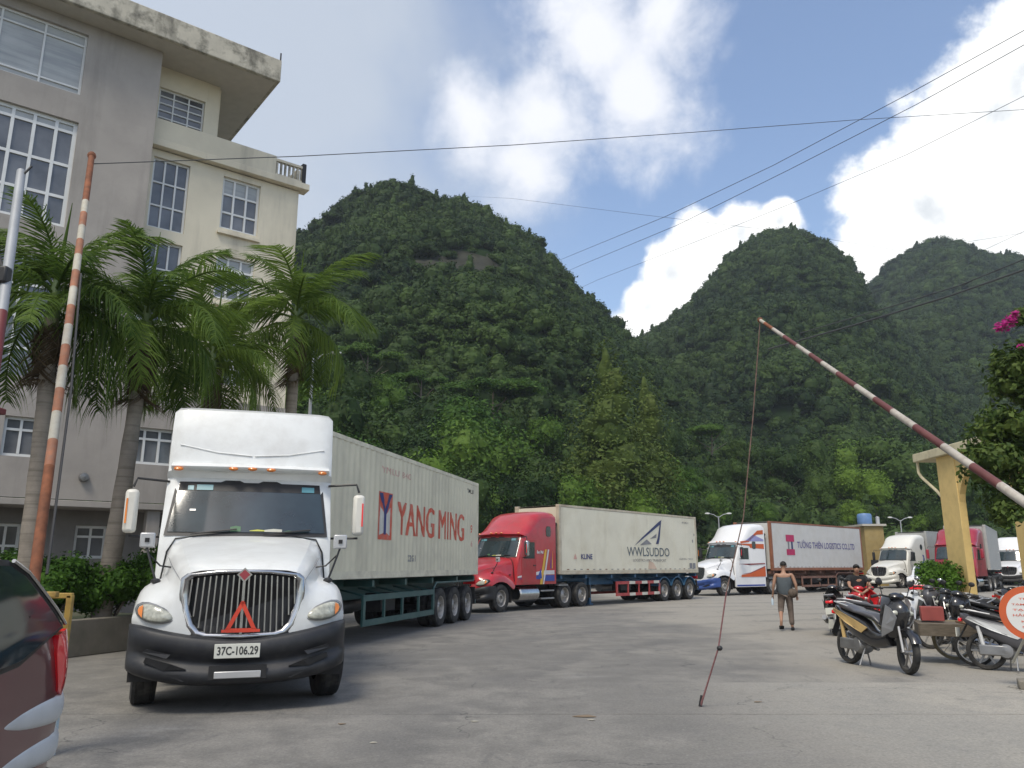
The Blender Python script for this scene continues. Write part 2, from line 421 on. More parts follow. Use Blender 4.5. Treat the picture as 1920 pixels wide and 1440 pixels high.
# ------------------------------------------------------------------ wooded karst hills
hillm = mat('hill_undergrowth', (.014, .026, .010), 1.0, var=.5, vscale=.3, dirt=(.03, .036, .02), dscale=.15, damt=.4, spec=.0)
rockm = mat('limestone', (.045, .046, .036), 1.0, var=.4, vscale=.5, spec=0.0, streak=((.05, .05, .045), .4, .45, .62, .85, (1, 1, .25)))
def ridge(pts, Y, drop):
    P = [at(u, v, Y) for u, v in pts]
    xs = [p.x for p in P]; zs = [max(2, p.z - drop) for p in P]
    return lambda x: float(np.interp(x, xs, zs))
r1 = ridge([(-300, 700), (200, 560), (420, 440), (480, 412), (560, 408), (590, 412), (600, 400), (640, 375), (680, 352), (740, 340), (800, 340), (860, 347), (900, 362), (950, 397), (1000, 422), (1040, 468), (1090, 515), (1130, 545), (1160, 590), (1215, 640), (1300, 720), (1420, 810), (1600, 900), (2000, 1000)], 190, 5.0)
r2 = ridge([(700, 900), (900, 830), (1050, 740), (1150, 670), (1225, 622), (1260, 585), (1310, 540), (1350, 488), (1400, 443), (1440, 420), (1480, 418), (1520, 430), (1560, 452), (1590, 486), (1612, 540), (1660, 585), (1720, 650), (1800, 730), (1900, 790), (2100, 850), (2500, 950)], 300, 4.6)
r3 = ridge([(1250, 820), (1400, 720), (1500, 640), (1600, 560), (1625, 535), (1640, 518), (1680, 480), (1720, 455), (1765, 442), (1810, 455), (1850, 470), (1920, 470), (2050, 520), (2250, 640), (2600, 850)], 430, 4.5)
def hill_h(x, y, rf, y0, Y, amp, sc, seed):
    t = (y - y0) / (Y - y0)
    if t < 0: return -1.5
    # rays from the camera keep their ridge, so look the ridge up along the line of sight near the crest only
    z = rf(x * (Y / max(y, 1)) ** .9) if t <= 1 else rf(x)
    if t <= 1: g = 1 - (1 - t) ** 1.12
    else: g = max(-.02, 1 - ((t - 1) * 1.9) ** 1.5)
    n = noise.fractal(Vector((x * sc, y * sc, seed)), 1.0, 2.0, 4) + .35 * (1 - abs(noise.noise(Vector((x * sc * 1.7, y * sc * 1.7, seed + 5))))) - .2
    k = min(1, t * 4) * (1 - .75 * math.exp(-((t - 1) / .10) ** 2))
    # ledges: alternating steep and gentle steps
    z0 = z * g
    led = math.sin(z0 * .22 + 5 * noise.noise(Vector((x * .02, y * .02, seed)))) * .9 * k
    return z0 + n * amp * k + led - 1.0
HP = [(r1, 72, 190, 9, .022, 1.0, -215, 170), (r2, 120, 300, 13, .015, 4.0, -60, 330), (r3, 200, 430, 14, .012, 8.0, 60, 520)]
def terrain_z(x, y):
    return max(-1.0, *[hill_h(x, y, rf, y0, Y, a, s, sd) for rf, y0, Y, a, s, sd, xa, xb in HP])
hills = []
for rf, y0, Y, amp, sc, sd_, xa, xb in HP:
    b = MB(); rows = []
    ny, nx = 64, 110
    for j in range(ny + 1):
        y = y0 + (Y * 1.32 - y0) * j / ny
        rows.append([(x, y + 3 * noise.noise(Vector((x * .05, y * .05, sd_))), hill_h(x, y, rf, y0, Y, amp, sc, sd_)) for x in [xa + (xb - xa) * i / nx for i in range(nx + 1)]])
    o = b.grid(rows).build('hill', [hillm, rockm], smooth=60); tag(o, kind='structure'); hills.append(o)
    # thinner growth where cliffs of limestone stand out of the slope
    me = o.data; at_ = me.attributes.new('growth', 'FLOAT', 'POINT'); val = []
    for v in me.vertices:
        n_ = noise.fractal(v.co * .035 + Vector((sd_, 0, 0)), 1, 2, 3); x, y, z = v.co; g_ = 1.0
        for cx, cz, wx, wz in ([(-6, 57, 20, 7), (-30, 76, 10, 4)] if sd_ == 1.0 else ([(124, 112, 12, 12)] if sd_ == 4.0 else [])):
            d_ = ((x - cx) / wx) ** 2 + ((z - cz) / wz) ** 2
            if d_ < 1: g_ = min(g_, .34 + .8 * d_ + n_ * 1.5)
        val.append(max(.0, min(1, g_)))
    at_.data.foreach_set('value', val)
    for p in me.polygons:
        if sum(val[i] for i in p.vertices) / len(p.vertices) < .50: p.material_index = 1

# ------------------------------------------------------------------ crowns of foliage
fol_dark = leafmat('foliage_dark', (.010, .030, .007), (.062, .108, .020), .9)
fol_far = leafmat('foliage_far', (.008, .024, .007), (.056, .096, .020), .9)
fol_bright = leafmat('foliage_bright', (.030, .080, .010), (.120, .200, .025), .8)
fol_olive = leafmat('foliage_olive', (.045, .078, .012), (.155, .195, .045), .6)
fol_bush = leafmat('foliage_bush', (.018, .055, .008), (.090, .190, .020), .5)
bark = mat('bark', (.16, .13, .10), .9, var=.35, vscale=6, bump=.5, bscale=20)
def crown_mb(seed, rx, rz, n, leaf, lobes=7, shape='round', core=.72, flat=.0):
    r = random.Random(seed); b = MB()
    L_ = []
    for k in range(lobes):
        if shape == 'cone':
            t = (k + .5) / lobes; rr = rx * (1 - t) ** .75 * .85 + .12 * rx
            a = r.uniform(0, 6.28); q = rx * (1 - t) * .42
            L_.append((Vector((math.cos(a) * q, math.sin(a) * q, (-1 + 2 * t) * rz * .92)), rr * .72, rz * .30))
        elif shape == 'umbrella':
            a = r.uniform(0, 6.28); q = rx * math.sqrt(r.random()) * .75
            L_.append((Vector((math.cos(a) * q, math.sin(a) * q, rz * r.uniform(-.1, .5) * (1 - q / rx))), rx * r.uniform(.26, .42), rz * r.uniform(.25, .4)))
        else:
            a = r.uniform(0, 6.28); e = r.uniform(-.55, 1.1); q = r.uniform(.30, .62)
            c = Vector((math.cos(a) * math.cos(e) * rx * q, math.sin(a) * math.cos(e) * rx * q, math.sin(e) * rz * q))
            s = r.uniform(.40, .62); L_.append((c, rx * s, rz * s))
    tot = sum(l[1] ** 2 for l in L_)
    for c, ra, rb in L_:
        if core:
            bb = MB(); bb.ball(c, (ra * core, ra * core, rb * core), 8, 5)
            o0 = len(b.v)
            for q in bb.v:
                v = Vector(q); v += Vector((noise.noise(v * 1.1 + Vector((seed, 0, 0))),) * 3) * ra * .25; b.v.append(tuple(v))
            for f in bb.f: b.f.append(tuple(i + o0 for i in f)); b.m.append(0)
        for _ in range(int(n * ra ** 2 / tot)):
            d = Vector((r.gauss(0, 1), r.gauss(0, 1), r.gauss(0, 1) + .25)).normalized()
            rad = r.uniform(.74, 1.10) * (1 + .25 * noise.noise(d * 2.2 + c))
            p = c + Vector((d.x * ra, d.y * ra, d.z * rb)) * rad
            nrm = (d + Vector((r.gauss(0, .55), r.gauss(0, .55), r.gauss(0, .55) + .35))).normalized()
            t1 = nrm.orthogonal().normalized(); t1.rotate(Matrix.Rotation(r.uniform(0, 6.28), 3, nrm)); t2 = nrm.cross(t1)
            s = leaf * r.uniform(.6, 1.35)
            b.poly([p - t1 * s * .5, p - t2 * s * .28, p + t1 * s * .62, p + t2 * s * .28])
    return b
# far woodland on the hills
far_meshes = []
for k in range(6):
    far_meshes.append(crown_mb(40 + k, 1.0, (.8, 1.05, .7, .9, 1.2, .75)[k], 900, .15, 8, ('round', 'round', 'umbrella', 'round', 'cone', 'round')[k], .80).mesh('far_crown', fol_far, 0))
pc = bpy.data.collections.new('woodland_crowns')
for me in far_meshes:
    o = bpy.data.objects.new('far_crown', me); pc.objects.link(o)
def scatter(name, terrain, dens, smin, smax, seed, squash=1.0):
    o = bpy.data.objects.new(name, terrain.data); link(o)
    ng = bpy.data.node_groups.new(name, 'GeometryNodeTree')
    ng.interface.new_socket('Geometry', in_out='INPUT', socket_type='NodeSocketGeometry')
    ng.interface.new_socket('Geometry', in_out='OUTPUT', socket_type='NodeSocketGeometry')
    n, l = ng.nodes, ng.links
    gi, go = n.new('NodeGroupInput'), n.new('NodeGroupOutput')
    d = n.new('GeometryNodeDistributePointsOnFaces'); d.distribute_method = 'POISSON'
    d.inputs['Distance Min'].default_value = smin * .95; d.inputs['Density Max'].default_value = dens; d.inputs['Seed'].default_value = seed
    # nothing where the ground is buried
    pos = n.new('GeometryNodeInputPosition'); sx = n.new('ShaderNodeSeparateXYZ'); l.new(pos.outputs[0], sx.inputs[0])
    cp = n.new('FunctionNodeCompare'); cp.data_type = 'FLOAT'; cp.operation = 'GREATER_THAN'; l.new(sx.outputs[2], cp.inputs[0]); cp.inputs[1].default_value = .2
    l.new(cp.outputs[0], d.inputs['Selection'])
    na = n.new('GeometryNodeInputNamedAttribute'); na.data_type = 'FLOAT'; na.inputs[0].default_value = 'growth'; l.new(na.outputs[0], d.inputs['Density Factor'])
    l.new(gi.outputs[0], d.inputs['Mesh'])
    ci = n.new('GeometryNodeCollectionInfo'); ci.inputs[0].default_value = pc
    ci.inputs['Separate Children'].default_value = True; ci.inputs['Reset Children'].default_value = True
    ip = n.new('GeometryNodeInstanceOnPoints'); ip.inputs['Pick Instance'].default_value = True
    l.new(d.outputs['Points'], ip.inputs['Points']); l.new(ci.outputs[0], ip.inputs['Instance'])
    rv = n.new('FunctionNodeRandomValue'); rv.data_type = 'FLOAT_VECTOR'; rv.inputs[0].default_value = (-.15, -.15, 0); rv.inputs[1].default_value = (.15, .15, 6.28)
    l.new(rv.outputs[0], ip.inputs['Rotation'])
    r1_ = n.new('FunctionNodeRandomValue'); r1_.inputs[2].default_value = smin; r1_.inputs[3].default_value = smax; r1_.inputs['Seed'].default_value = seed + 3
    l.new(r1_.outputs[1], ip.inputs['Scale'])
    tr = n.new('GeometryNodeTranslateInstances'); tr.inputs['Local Space'].default_value = False
    tr.inputs['Translation'].default_value = (0, 0, smin * .35); l.new(ip.outputs[0], tr.inputs[0])
    l.new(tr.outputs[0], go.inputs[0])
    q = o.modifiers.new('scatter', 'NODES'); q.node_group = ng
    return tag(o, 'dense dark green woodland covering the limestone hill', 'woodland', kind='stuff')
f1 = scatter('forest', hills[0], .20, 1.35, 4.0, 3)
f2 = scatter('forest', hills[1], .11, 1.7, 5.0, 7); f2['label'] = 'woodland over the steep middle hill'
f3 = scatter('forest', hills[2], .07, 2.4, 6.0, 9); f3['label'] = 'bluish woodland over the farthest hill'
# ------------------------------------------------------------------ single trees at the foot of the hills
def tree_proto(name, seed, h, rx, leafm, n, leaf, shape='round', tall=.5, cast=None):
    root = thing(name, 'x', 'tree')
    tb = MB(); r = random.Random(seed)
    zc = h * (1 - tall / 2) if shape != 'cone' else h * .55
    top = Vector((r.uniform(-.3, .3), r.uniform(-.3, .3), zc))
    tb.tube([(0, 0, -.6), (.05, .03, h * .2), tuple(top * .7), tuple(top)], [h * .022, h * .018, h * .013, h * .006], 8)
    for k in range(0 if shape == 'cone' else 5):
        a = k * 1.3 + r.random(); s = top * r.uniform(.5, .85)
        e = s + Vector((math.cos(a) * rx * .6, math.sin(a) * rx * .6, h * .16))
        tb.tube([tuple(s), tuple((s + e) / 2 + Vector((0, 0, -.1))), tuple(e)], [h * .009, h * .007, h * .003], 6)
    tb.build('trunk', bark, root)
    rz = h * tall / 2
    cm = crown_mb(seed, rx, rz, n, leaf, {'cone': 16, 'umbrella': 9}.get(shape, 11), shape, .5 if shape == 'cone' else .66)
    o = cm.build('crown', leafm, root, smooth=0)
    o.location = (top.x, top.y, h - rz * 1.02 if shape != 'cone' else h - rz)
    return root
protos = [
    tree_proto('broadleaf_tree', 1, 10, 3.4, fol_dark, 4200, .26, 'round', .72),
    tree_proto('broadleaf_tree', 2, 9, 3.0, fol_bright, 4200, .26, 'round', .75),
    tree_proto('broadleaf_tree', 3, 11, 2.8, fol_dark, 4000, .25, 'round', .78),
    tree_proto('broadleaf_tree', 4, 10, 4.0, fol_bright, 4200, .24, 'umbrella', .4),
    tree_proto('conical_tree', 5, 16, 4.6, fol_olive, 9000, .24, 'cone', .86),
]
kinds = ['dense dark green round tree', 'bright green leafy tree', 'tall narrow dark green tree', 'flat-topped light green tree', 'tall conical olive green tree']
land = [(600, 'by the building edge'), (650, 'right of the corner palm'), (700, 'over the white container front'), (760, 'over the YANG logo'), (820, 'over the container lettering'), (880, 'over the white container rear'), (930, 'left of the red cab'), (985, 'behind the red cab'), (1040, 'right of the red cab roof'), (1100, 'behind the cream container front'), (1160, 'left of the wing logo'), (1220, 'behind the wing logo'), (1290, 'behind the cream container rear'), (1345, 'left of the orange-striped cab'), (1400, 'behind the orange-striped cab'), (1460, 'behind the brown-framed container front'), (1520, 'behind the brown-framed container middle'), (1590, 'behind the brown-framed container rear'), (1640, 'left of the cream cab'), (1690, 'behind the cream cab'), (1760, 'left of the yellow pillar'), (1830, 'behind the yellow pillar'), (1890, 'right of the yellow pillar'), (1990, 'at the right edge')]
used = {}
def put_tree(k, u, Y, top_v, sq=None, rw_=3):
    """tree of kind k seen at column u, at distance Y, its top reaching row top_v"""
    if rw_ < 3 or u > 1250: Y += 24 * min(1, max(0, (u - 1200) / 130))
    p = at(u, top_v, Y); z0 = max(0, terrain_z(p.x, Y)); h = max(3.0, p.z - z0)
    base = (10, 9, 11, 10, 16)[k]
    first = k not in used
    o = protos[k] if first else copy_tree(protos[k]); used.setdefault(k, 0); used[k] += 1
    s = h / base
    o.location = (p.x, Y, z0); o.scale = (s * (sq or 1),) * 2 + (s,)
    o.rotation_euler = (0, 0, rnd.uniform(0, 6.28))
    place = next(t for lim, t in land if u <= lim)
    row = ('front row', 'second row', 'third row', 'upslope')[rw_]
    o['label'] = '%s %s, %s' % (kinds[k], place, row)
    o['category'] = 'tree'; o['group'] = 'trees at the foot of the hills'
    return o
r5 = random.Random(5)
for i, u in enumerate(range(585, 1960, 54)):          # nearest row
    tv = np.interp(u, [560, 640, 760, 900, 1000, 1150, 1300, 1400, 1500, 1600, 1700, 1960], [800, 790, 815, 900, 905, 895, 925, 945, 950, 955, 960, 960])
    put_tree([0, 1, 2, 0, 1][i % 5], u + r5.uniform(-14, 14), 60 + r5.uniform(-2, 2.5), tv + r5.uniform(-22, 18), 1.0, 0)
for i, u in enumerate(range(560, 1960, 60)):          # second row
    tv = np.interp(u, [560, 640, 760, 900, 1000, 1150, 1300, 1400, 1500, 1700, 1960], [690, 700, 770, 815, 830, 850, 870, 870, 880, 885, 890])
    put_tree([1, 2, 0, 0, 2, 1][i % 6], u + r5.uniform(-18, 18), 70 + r5.uniform(-3, 3), tv + r5.uniform(-25, 20), None, 1)
for i, u in enumerate(range(590, 1950, 72)):          # third row
    tv = np.interp(u, [560, 700, 900, 1100, 1300, 1500, 1700, 1960], [640, 680, 745, 780, 800, 815, 820, 820])
    put_tree([0, 2, 1, 0][i % 4], u + r5.uniform(-20, 20), 84 + r5.uniform(-4, 4), tv + r5.uniform(-30, 25), None, 2)
put_tree(4, 1132, 64, 652, 1.2); put_tree(4, 1205, 69, 706, 1.05)
put_tree(3, 925, 88, 700, 1.35); put_tree(3, 690, 96, 640, 1.2); put_tree(3, 790, 92, 690, 1.1); put_tree(1, 880, 78, 735, 1.1); put_tree(3, 1330, 80, 790, 1.1)
for p in list(protos):
    if protos.index(p) not in used: bpy.data.objects.remove(p)

# ------------------------------------------------------------------ office building
bO = Vector((-13.147, 24.659, 0)); bphi = R(51.944)
stuc = mat('grey_stucco', (.37, .338, .305), .85, var=.07, vscale=.6, dirt=(.20, .185, .17), dscale=.8, damt=.35, streak=((.17, .16, .145), .7, .5, .72, .65, (1, 1, .12)), bump=.08, bscale=30)
bei = mat('beige_stucco', (.70, .64, .50), .85, var=.05, vscale=.6, dirt=(.42, .38, .30), dscale=.7, damt=.3, streak=((.30, .27, .22), .8, .55, .76, .6, (1, 1, .10)), bump=.06, bscale=30)
fas = mat('stained_fascia', (.50, .465, .38), .9, var=.12, vscale=2, dirt=(.055, .055, .042), dscale=2.6, damt=.95, streak=((.10, .095, .075), 1.4, .5, .66, .8, (1, 1, .25)))
soffm = mat('soffit', (.48, .45, .39), .85, var=.06)
wfr = mat('window_frame_white', (.68, .69, .68), .5, var=.05)
pane = mat('window_pane', (.125, .13, .14), .10, var=.5, vscale=.8, spec=.8)
panel = mat('window_blind', (.42, .43, .42), .25, var=.12, vscale=1.2, spec=.6, streak=((.22, .24, .25), 1.2, .45, .6, .5, (.2, .2, 3)))
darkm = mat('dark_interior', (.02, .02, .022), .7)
B = thing('office_building', 'grey and cream office building with deep overhanging roof slab behind the palms', 'building', bO, R(90) - bphi)
# local axes: x along the facade, y away from the viewer, z up (depth d towards the viewer is -y)
w1 = MB()
def wall_holes(b, x0, x1, z0, z1, y, holes, t=.28):
    """a wall front at y with real openings: grid cut at the hole edges"""
    xs = sorted({x0, x1} | {h[0] for h in holes} | {h[1] for h in holes}); zs = sorted({z0, z1} | {h[2] for h in holes} | {h[3] for h in holes})
    xs = [q for q in xs if x0 <= q <= x1]; zs = [q for q in zs if z0 <= q <= z1]
    ins = lambda x, z: any(h[0] < x < h[1] and h[2] < z < h[3] for h in holes)
    for a, c in zip(xs, xs[1:]):
        for e, f in zip(zs, zs[1:]):
            if not ins((a + c) / 2, (e + f) / 2): b.poly([(a, y, e), (c, y, e), (c, y, f), (a, y, f)])
    for h in holes:                                  # reveals
        a, c, e, f = h[:4]
        b.poly([(a, y, e), (a, y + t, e), (a, y + t, f), (a, y, f)]); b.poly([(c, y, e), (c, y + t, e), (c, y + t, f), (c, y, f)])
        b.poly([(a, y, e), (c, y, e), (c, y + t, e), (a, y + t, e)]); b.poly([(a, y, f), (c, y, f), (c, y + t, f), (a, y + t, f)])
def window(x0, x1, z0, z1, y, vs, hs, fill=None, fw=.05, vis=True, upper=0):
    fw = fw * 1.5
    """frame with mullions, each pane its own piece; fill: material of the panes"""
    f = MB(); t = .06; g = y + .15
    f.box(((x0 + x1) / 2, g, z0 + fw / 2), (x1 - x0, t, fw)); f.box(((x0 + x1) / 2, g, z1 - fw / 2), (x1 - x0, t, fw))
    hz = (z0 + fw, z1 - fw)
    for x in (x0 + fw / 2, x1 - fw / 2): f.box((x, g, (z0 + z1) / 2), (fw, t, hz[1] - hz[0]))
    xs = [x0 + fw] + [x0 + (x1 - x0) * q for q in vs] + [x1 - fw]; zs = [z0 + fw] + [z0 + (z1 - z0) * q for q in hs] + [z1 - fw]
    for x in xs[1:-1]: f.box((x, g - .004, (z0 + z1) / 2), (fw * .8, t, hz[1] - hz[0] - .002))
    for z in zs[1:-1]: f.box(((x0 + x1) / 2, g, z), (x1 - x0 - 2 * fw, t * .9, fw * .8))
    fo = f.build('window', wfr, B, smooth=0)
    for a, c in zip(xs, xs[1:]):
        for k, (e, h) in enumerate(zip(zs, zs[1:])):
            mm = fill or pane
            if upper and k >= len(zs) - 1 - upper: mm = panel
            MB().poly([(a, g + .02, e), (c, g + .02, e), (c, g + .02, h), (a, g + .02, h)]).build('pane', mm, fo, smooth=0)
    return fo
XL = -16
mainw = [(-6.6, -1.68, 17.0, 19.3), (-6.4, -1.62, 12.25, 16.0), (-6.4, -1.62, 7.1, 11.2), (-2.48, -1.56, 4.8, 6.0), (-5.2, -3.6, 4.8, 6.0), (1.0, 2.4, 4.84, 6.04), (3.6, 5.0, 4.84, 6.04)]
wall_holes(w1, XL, .7, 7.25, 19.72, 0, [h for h in mainw if h[2] > 7])
wall_holes(w1, XL, .7, 3.6, 7.25, 0, [h for h in mainw if h[2] < 7 and h[1] < .7])
wall_holes(w1, .7, 6.42, 3.6, 7.25, 0, [h for h in mainw if h[2] < 7 and h[0] > .7])
w1.poly([(.7, 0, 7.25), (.7, .9, 7.25), (.7, .9, 19.72), (.7, 0, 19.72)])
w1.poly([(.7, 0, 7.25), (6.42, 0, 7.25), (6.42, .8, 7.25), (.7, .8, 7.25)])
w1.poly([(6.42, 0, 3.6), (6.42, 12, 3.6), (6.42, 12, 7.25), (6.42, 0, 7.25)])
w1.poly([(XL, 0, 3.6), (XL, 12, 3.6), (XL, 12, 19.72), (XL, 0, 19.72)])
w1.build('wall', stuc, B, smooth=0)
b2 = MB()
beiw = [(.95, 2.22, 13.33, 16.03), (3.44, 4.88, 13.95, 16.05), (.95, 2.22, 9.9, 12.88), (3.44, 4.88, 11.2, 12.9), (3.44, 4.88, 8.0, 9.8)]
wall_holes(b2, .7, 6.42, 7.25, 16.3, .8, beiw)
b2.poly([(6.42, .8, 7.25), (6.42, 12, 7.25), (6.42, 12, 16.3), (6.42, .8, 16.3)])
wall_holes(b2, .7, 2.62, 16.3, 19.70, .9, [(.92, 2.55, 17.45, 18.87)])
b2.poly([(2.62, .9, 17.45), (3.06, .9, 17.45), (3.06, .9, 18.9), (2.62, .9, 18.9)])
b2.build('wall', bei, B, smooth=0)
bb = MB(); bb.box((2.84, 1.12, 18.1), (.44, .42, 3.2)); bb.build('column', bei, B, bevel=.01)
MB().box((2.0, 3.8, 18.2), (2.3, 5.4, 3.0)).build('wall', bei, B, smooth=0)
MB().box((.2, 6.2, 12), (9, 10.2, 15.4)).build('core_wall', bei, B, smooth=0) if False else None
MB().box((3.65, .80, 16.47), (6.2, .56, .26)).build('cornice', bei, B, bevel=.02)
MB().box((3.0, .70, 17.02), (4.7, .22, .82)).build('parapet', bei, B, bevel=.02)
ba = MB(); ba.box((5.96, .70, 17.30), (1.2, .16, .10)); ba.box((5.96, .70, 16.66), (1.2, .16, .1))
ba.build('handrail', bei, B)
for k in range(7): MB().box((5.42 + k * .17, .70, 16.98), (.07, .09, .55)).build('baluster', fas, B)
MB().box((6.52, .72, 17.0), (.16, .24, .95)).build('corner_post', darkm, B, bevel=.01)
MB().box((6.46, 6.0, 17.0), (.16, 9.8, .8)).build('parapet', bei, B, bevel=.02)
MB().box((3.6, 6.4, 16.55), (5.6, 11.0, .12)).build('terrace_slab', soffm, B)
rf = MB(); rf.box((-5.9, 4.6, 20.18), (21.3, 10.9, .93)); rf.build('roof', fas, B, bevel=.03)
MB().box((-5.9, 4.6, 19.712), (21.0, 10.6, .02)).build('soffit', soffm, B, smooth=0)
MB().tube([(4.70, -.82, 20.6), (4.70, -.82, 20.95)], .03).build('lightning_rod', darkm, B)
MB().box((-4.8, 6, 3.48), (22.4, 12, .2)).build('floor_slab', stuc, B, bevel=.02)
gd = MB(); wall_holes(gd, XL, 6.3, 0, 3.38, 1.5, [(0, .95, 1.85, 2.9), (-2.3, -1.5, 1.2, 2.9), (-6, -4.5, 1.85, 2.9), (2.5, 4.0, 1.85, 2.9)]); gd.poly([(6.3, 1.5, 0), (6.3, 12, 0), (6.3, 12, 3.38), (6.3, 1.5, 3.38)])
grey_in = mat('shaded_plaster', (.20, .19, .18), .9, var=.1); gd.build('wall', grey_in, B, smooth=0)  # shade under the overhang is put into this darker plaster colour
for x in (-8, -3.2, 2.0, 6.0): MB().box((x, .35, 1.69), (.4, .4, 3.38)).build('column', stuc, B, bevel=.01)
window(-6.6, -1.68, 17.0, 19.3, 0, (.25, .5, .75), (.12, .82), panel)
window(-6.4, -1.62, 12.25, 16.0, 0, (.12, .245, .37, .5, .62, .745, .875), (.28, .58, .90), None, .08, upper=1)
window(-6.4, -1.62, 7.1, 11.2, 0, (.2, .4, .6, .8), (.25, .5, .75), None, .07)
window(-2.48, -1.56, 4.8, 6.0, 0, (.5,), (.68,), None, .06); window(-5.2, -3.6, 4.8, 6.0, 0, (.33, .66), (.68,), None, .06)
window(1.0, 2.4, 4.84, 6.04, 0, (.33, .66), (.7,), None, .06); window(3.6, 5.0, 4.84, 6.04, 0, (.33, .66), (.7,), None, .06)
window(.95, 2.22, 13.33, 16.03, .8, (.34, .66), (.33, .66), None, .05); window(.95, 2.22, 9.9, 12.88, .8, (.34, .66), (.33, .66), None, .05)
window(3.44, 4.88, 13.95, 16.05, .8, (.33, .66), (.33, .68), None, .06, upper=1); window(3.44, 4.88, 11.2, 12.9, .8, (.33, .66), (.35, .7), None, .06, upper=1); window(3.44, 4.88, 8.0, 9.8, .8, (.33, .66), (.35, .7), None, .06)
window(.92, 2.55, 17.45, 18.87, .9, (.33, .66), (.2, .4, .6, .8), None, .04)
for z in (13.75, 10.95): MB().box((4.16, .74, z), (1.6, .14, .1)).build('sill', bei, B)
window(0, .95, 1.85, 2.9, 1.5, (.5,), (.66,), None, .06); window(-2.3, -1.5, 1.2, 2.9, 1.5, (.5,), (.6,), None, .06); window(-6, -4.5, 1.85, 2.9, 1.5, (.33, .66), (.66,), None, .06); window(2.5, 4.0, 1.85, 2.9, 1.5, (.33, .66), (.66,), None, .06)
# near-black sheets behind the glass; the rooms' darkness is painted into them
MB().box((-7.6, 1.4, 11.6), (16.0, .1, 15.8)).build('dark_backdrop', darkm, B, smooth=0)
MB().box((3.6, 2.2, 11.6), (5.4, .1, 9.5)).build('dark_backdrop', darkm, B, smooth=0)
MB().box((3.6, .9, 5.4), (5.4, .1, 3.4)).build('dark_backdrop', darkm, B, smooth=0)
la = MB(); la.lathe([(0, -.16), (.12, -.14), (.15, 0)], 14, 'Y', (-.2, 0, 4.3)); la.build('wall_lamp', steel, B)
MB().box((1.75, 2.0, 18.2), (1.7, .05, 1.8)).build('dark_backdrop', darkm, B, smooth=0)
# ------------------------------------------------------------------ lorry builders (front at y=0, rear towards +y, z up)
def wheel(parent, x, y, z, r=.51, wd=.28, side=1, dual=False, dish=True, rim=None):
    b = MB(); w = wd / 2 * side
    # rim disc
    o = b.lathe([(.0, w * .35), (r * .16, w * .38), (r * .18, w * .75), (r * .30, w * .78) if dish else (r * .3, w * .3), (r * .42, w * .05), (r * .50, w * .0), (r * .56, w * .75), (r * .60, w * .85)], 24).build('wheel', rim or rimm, parent, loc=(x, y, z))
    t = MB(); t.lathe([(r * .58, w * .80), (r * .66, w * .98), (r * .86, w * 1.0), (r * .97, w * .86), (r, w * .6), (r * .985, w * .56), (r, w * .5), (r, w * .1), (r * .985, 0), (r, -w * .1), (r, -w * .5), (r * .985, -w * .56), (r, -w * .6), (r * .96, -w * .9), (r * .6, -w)], 32)
    t.build('tyre', rubber, o)
    if dual:
        t = MB(); k = -wd * 1.12 * side
        t.lathe([(r * .5, k + w), (r * .86, k + w), (r * .98, k + w * .8), (r, k + w * .5), (r, k - w * .5), (r * .96, k - w * .9), (r * .5, k - w)], 28); t.build('inner_tyre', rubber, o)
    n = MB()
    for k in range(8):
        a = k * math.pi / 4; n.tube([(w * .74, math.cos(a) * r * .24, math.sin(a) * r * .24), (w * .86, math.cos(a) * r * .24, math.sin(a) * r * .24)], r * .026, 5)
    q = n.build('wheel_nuts', steel, o, smooth=0); q['kind'] = 'stuff'
    return o

def pillow(prof, stations):
    b = MB(); rows = []
    for x, yf, zt in stations:
        rows.append([(x, y + f * yf, z - t * zt) for y, z, f, t in prof])
    b.grid(rows, close=True)
    for r_ in (rows[0], rows[-1]): b.poly(r_)
    return b

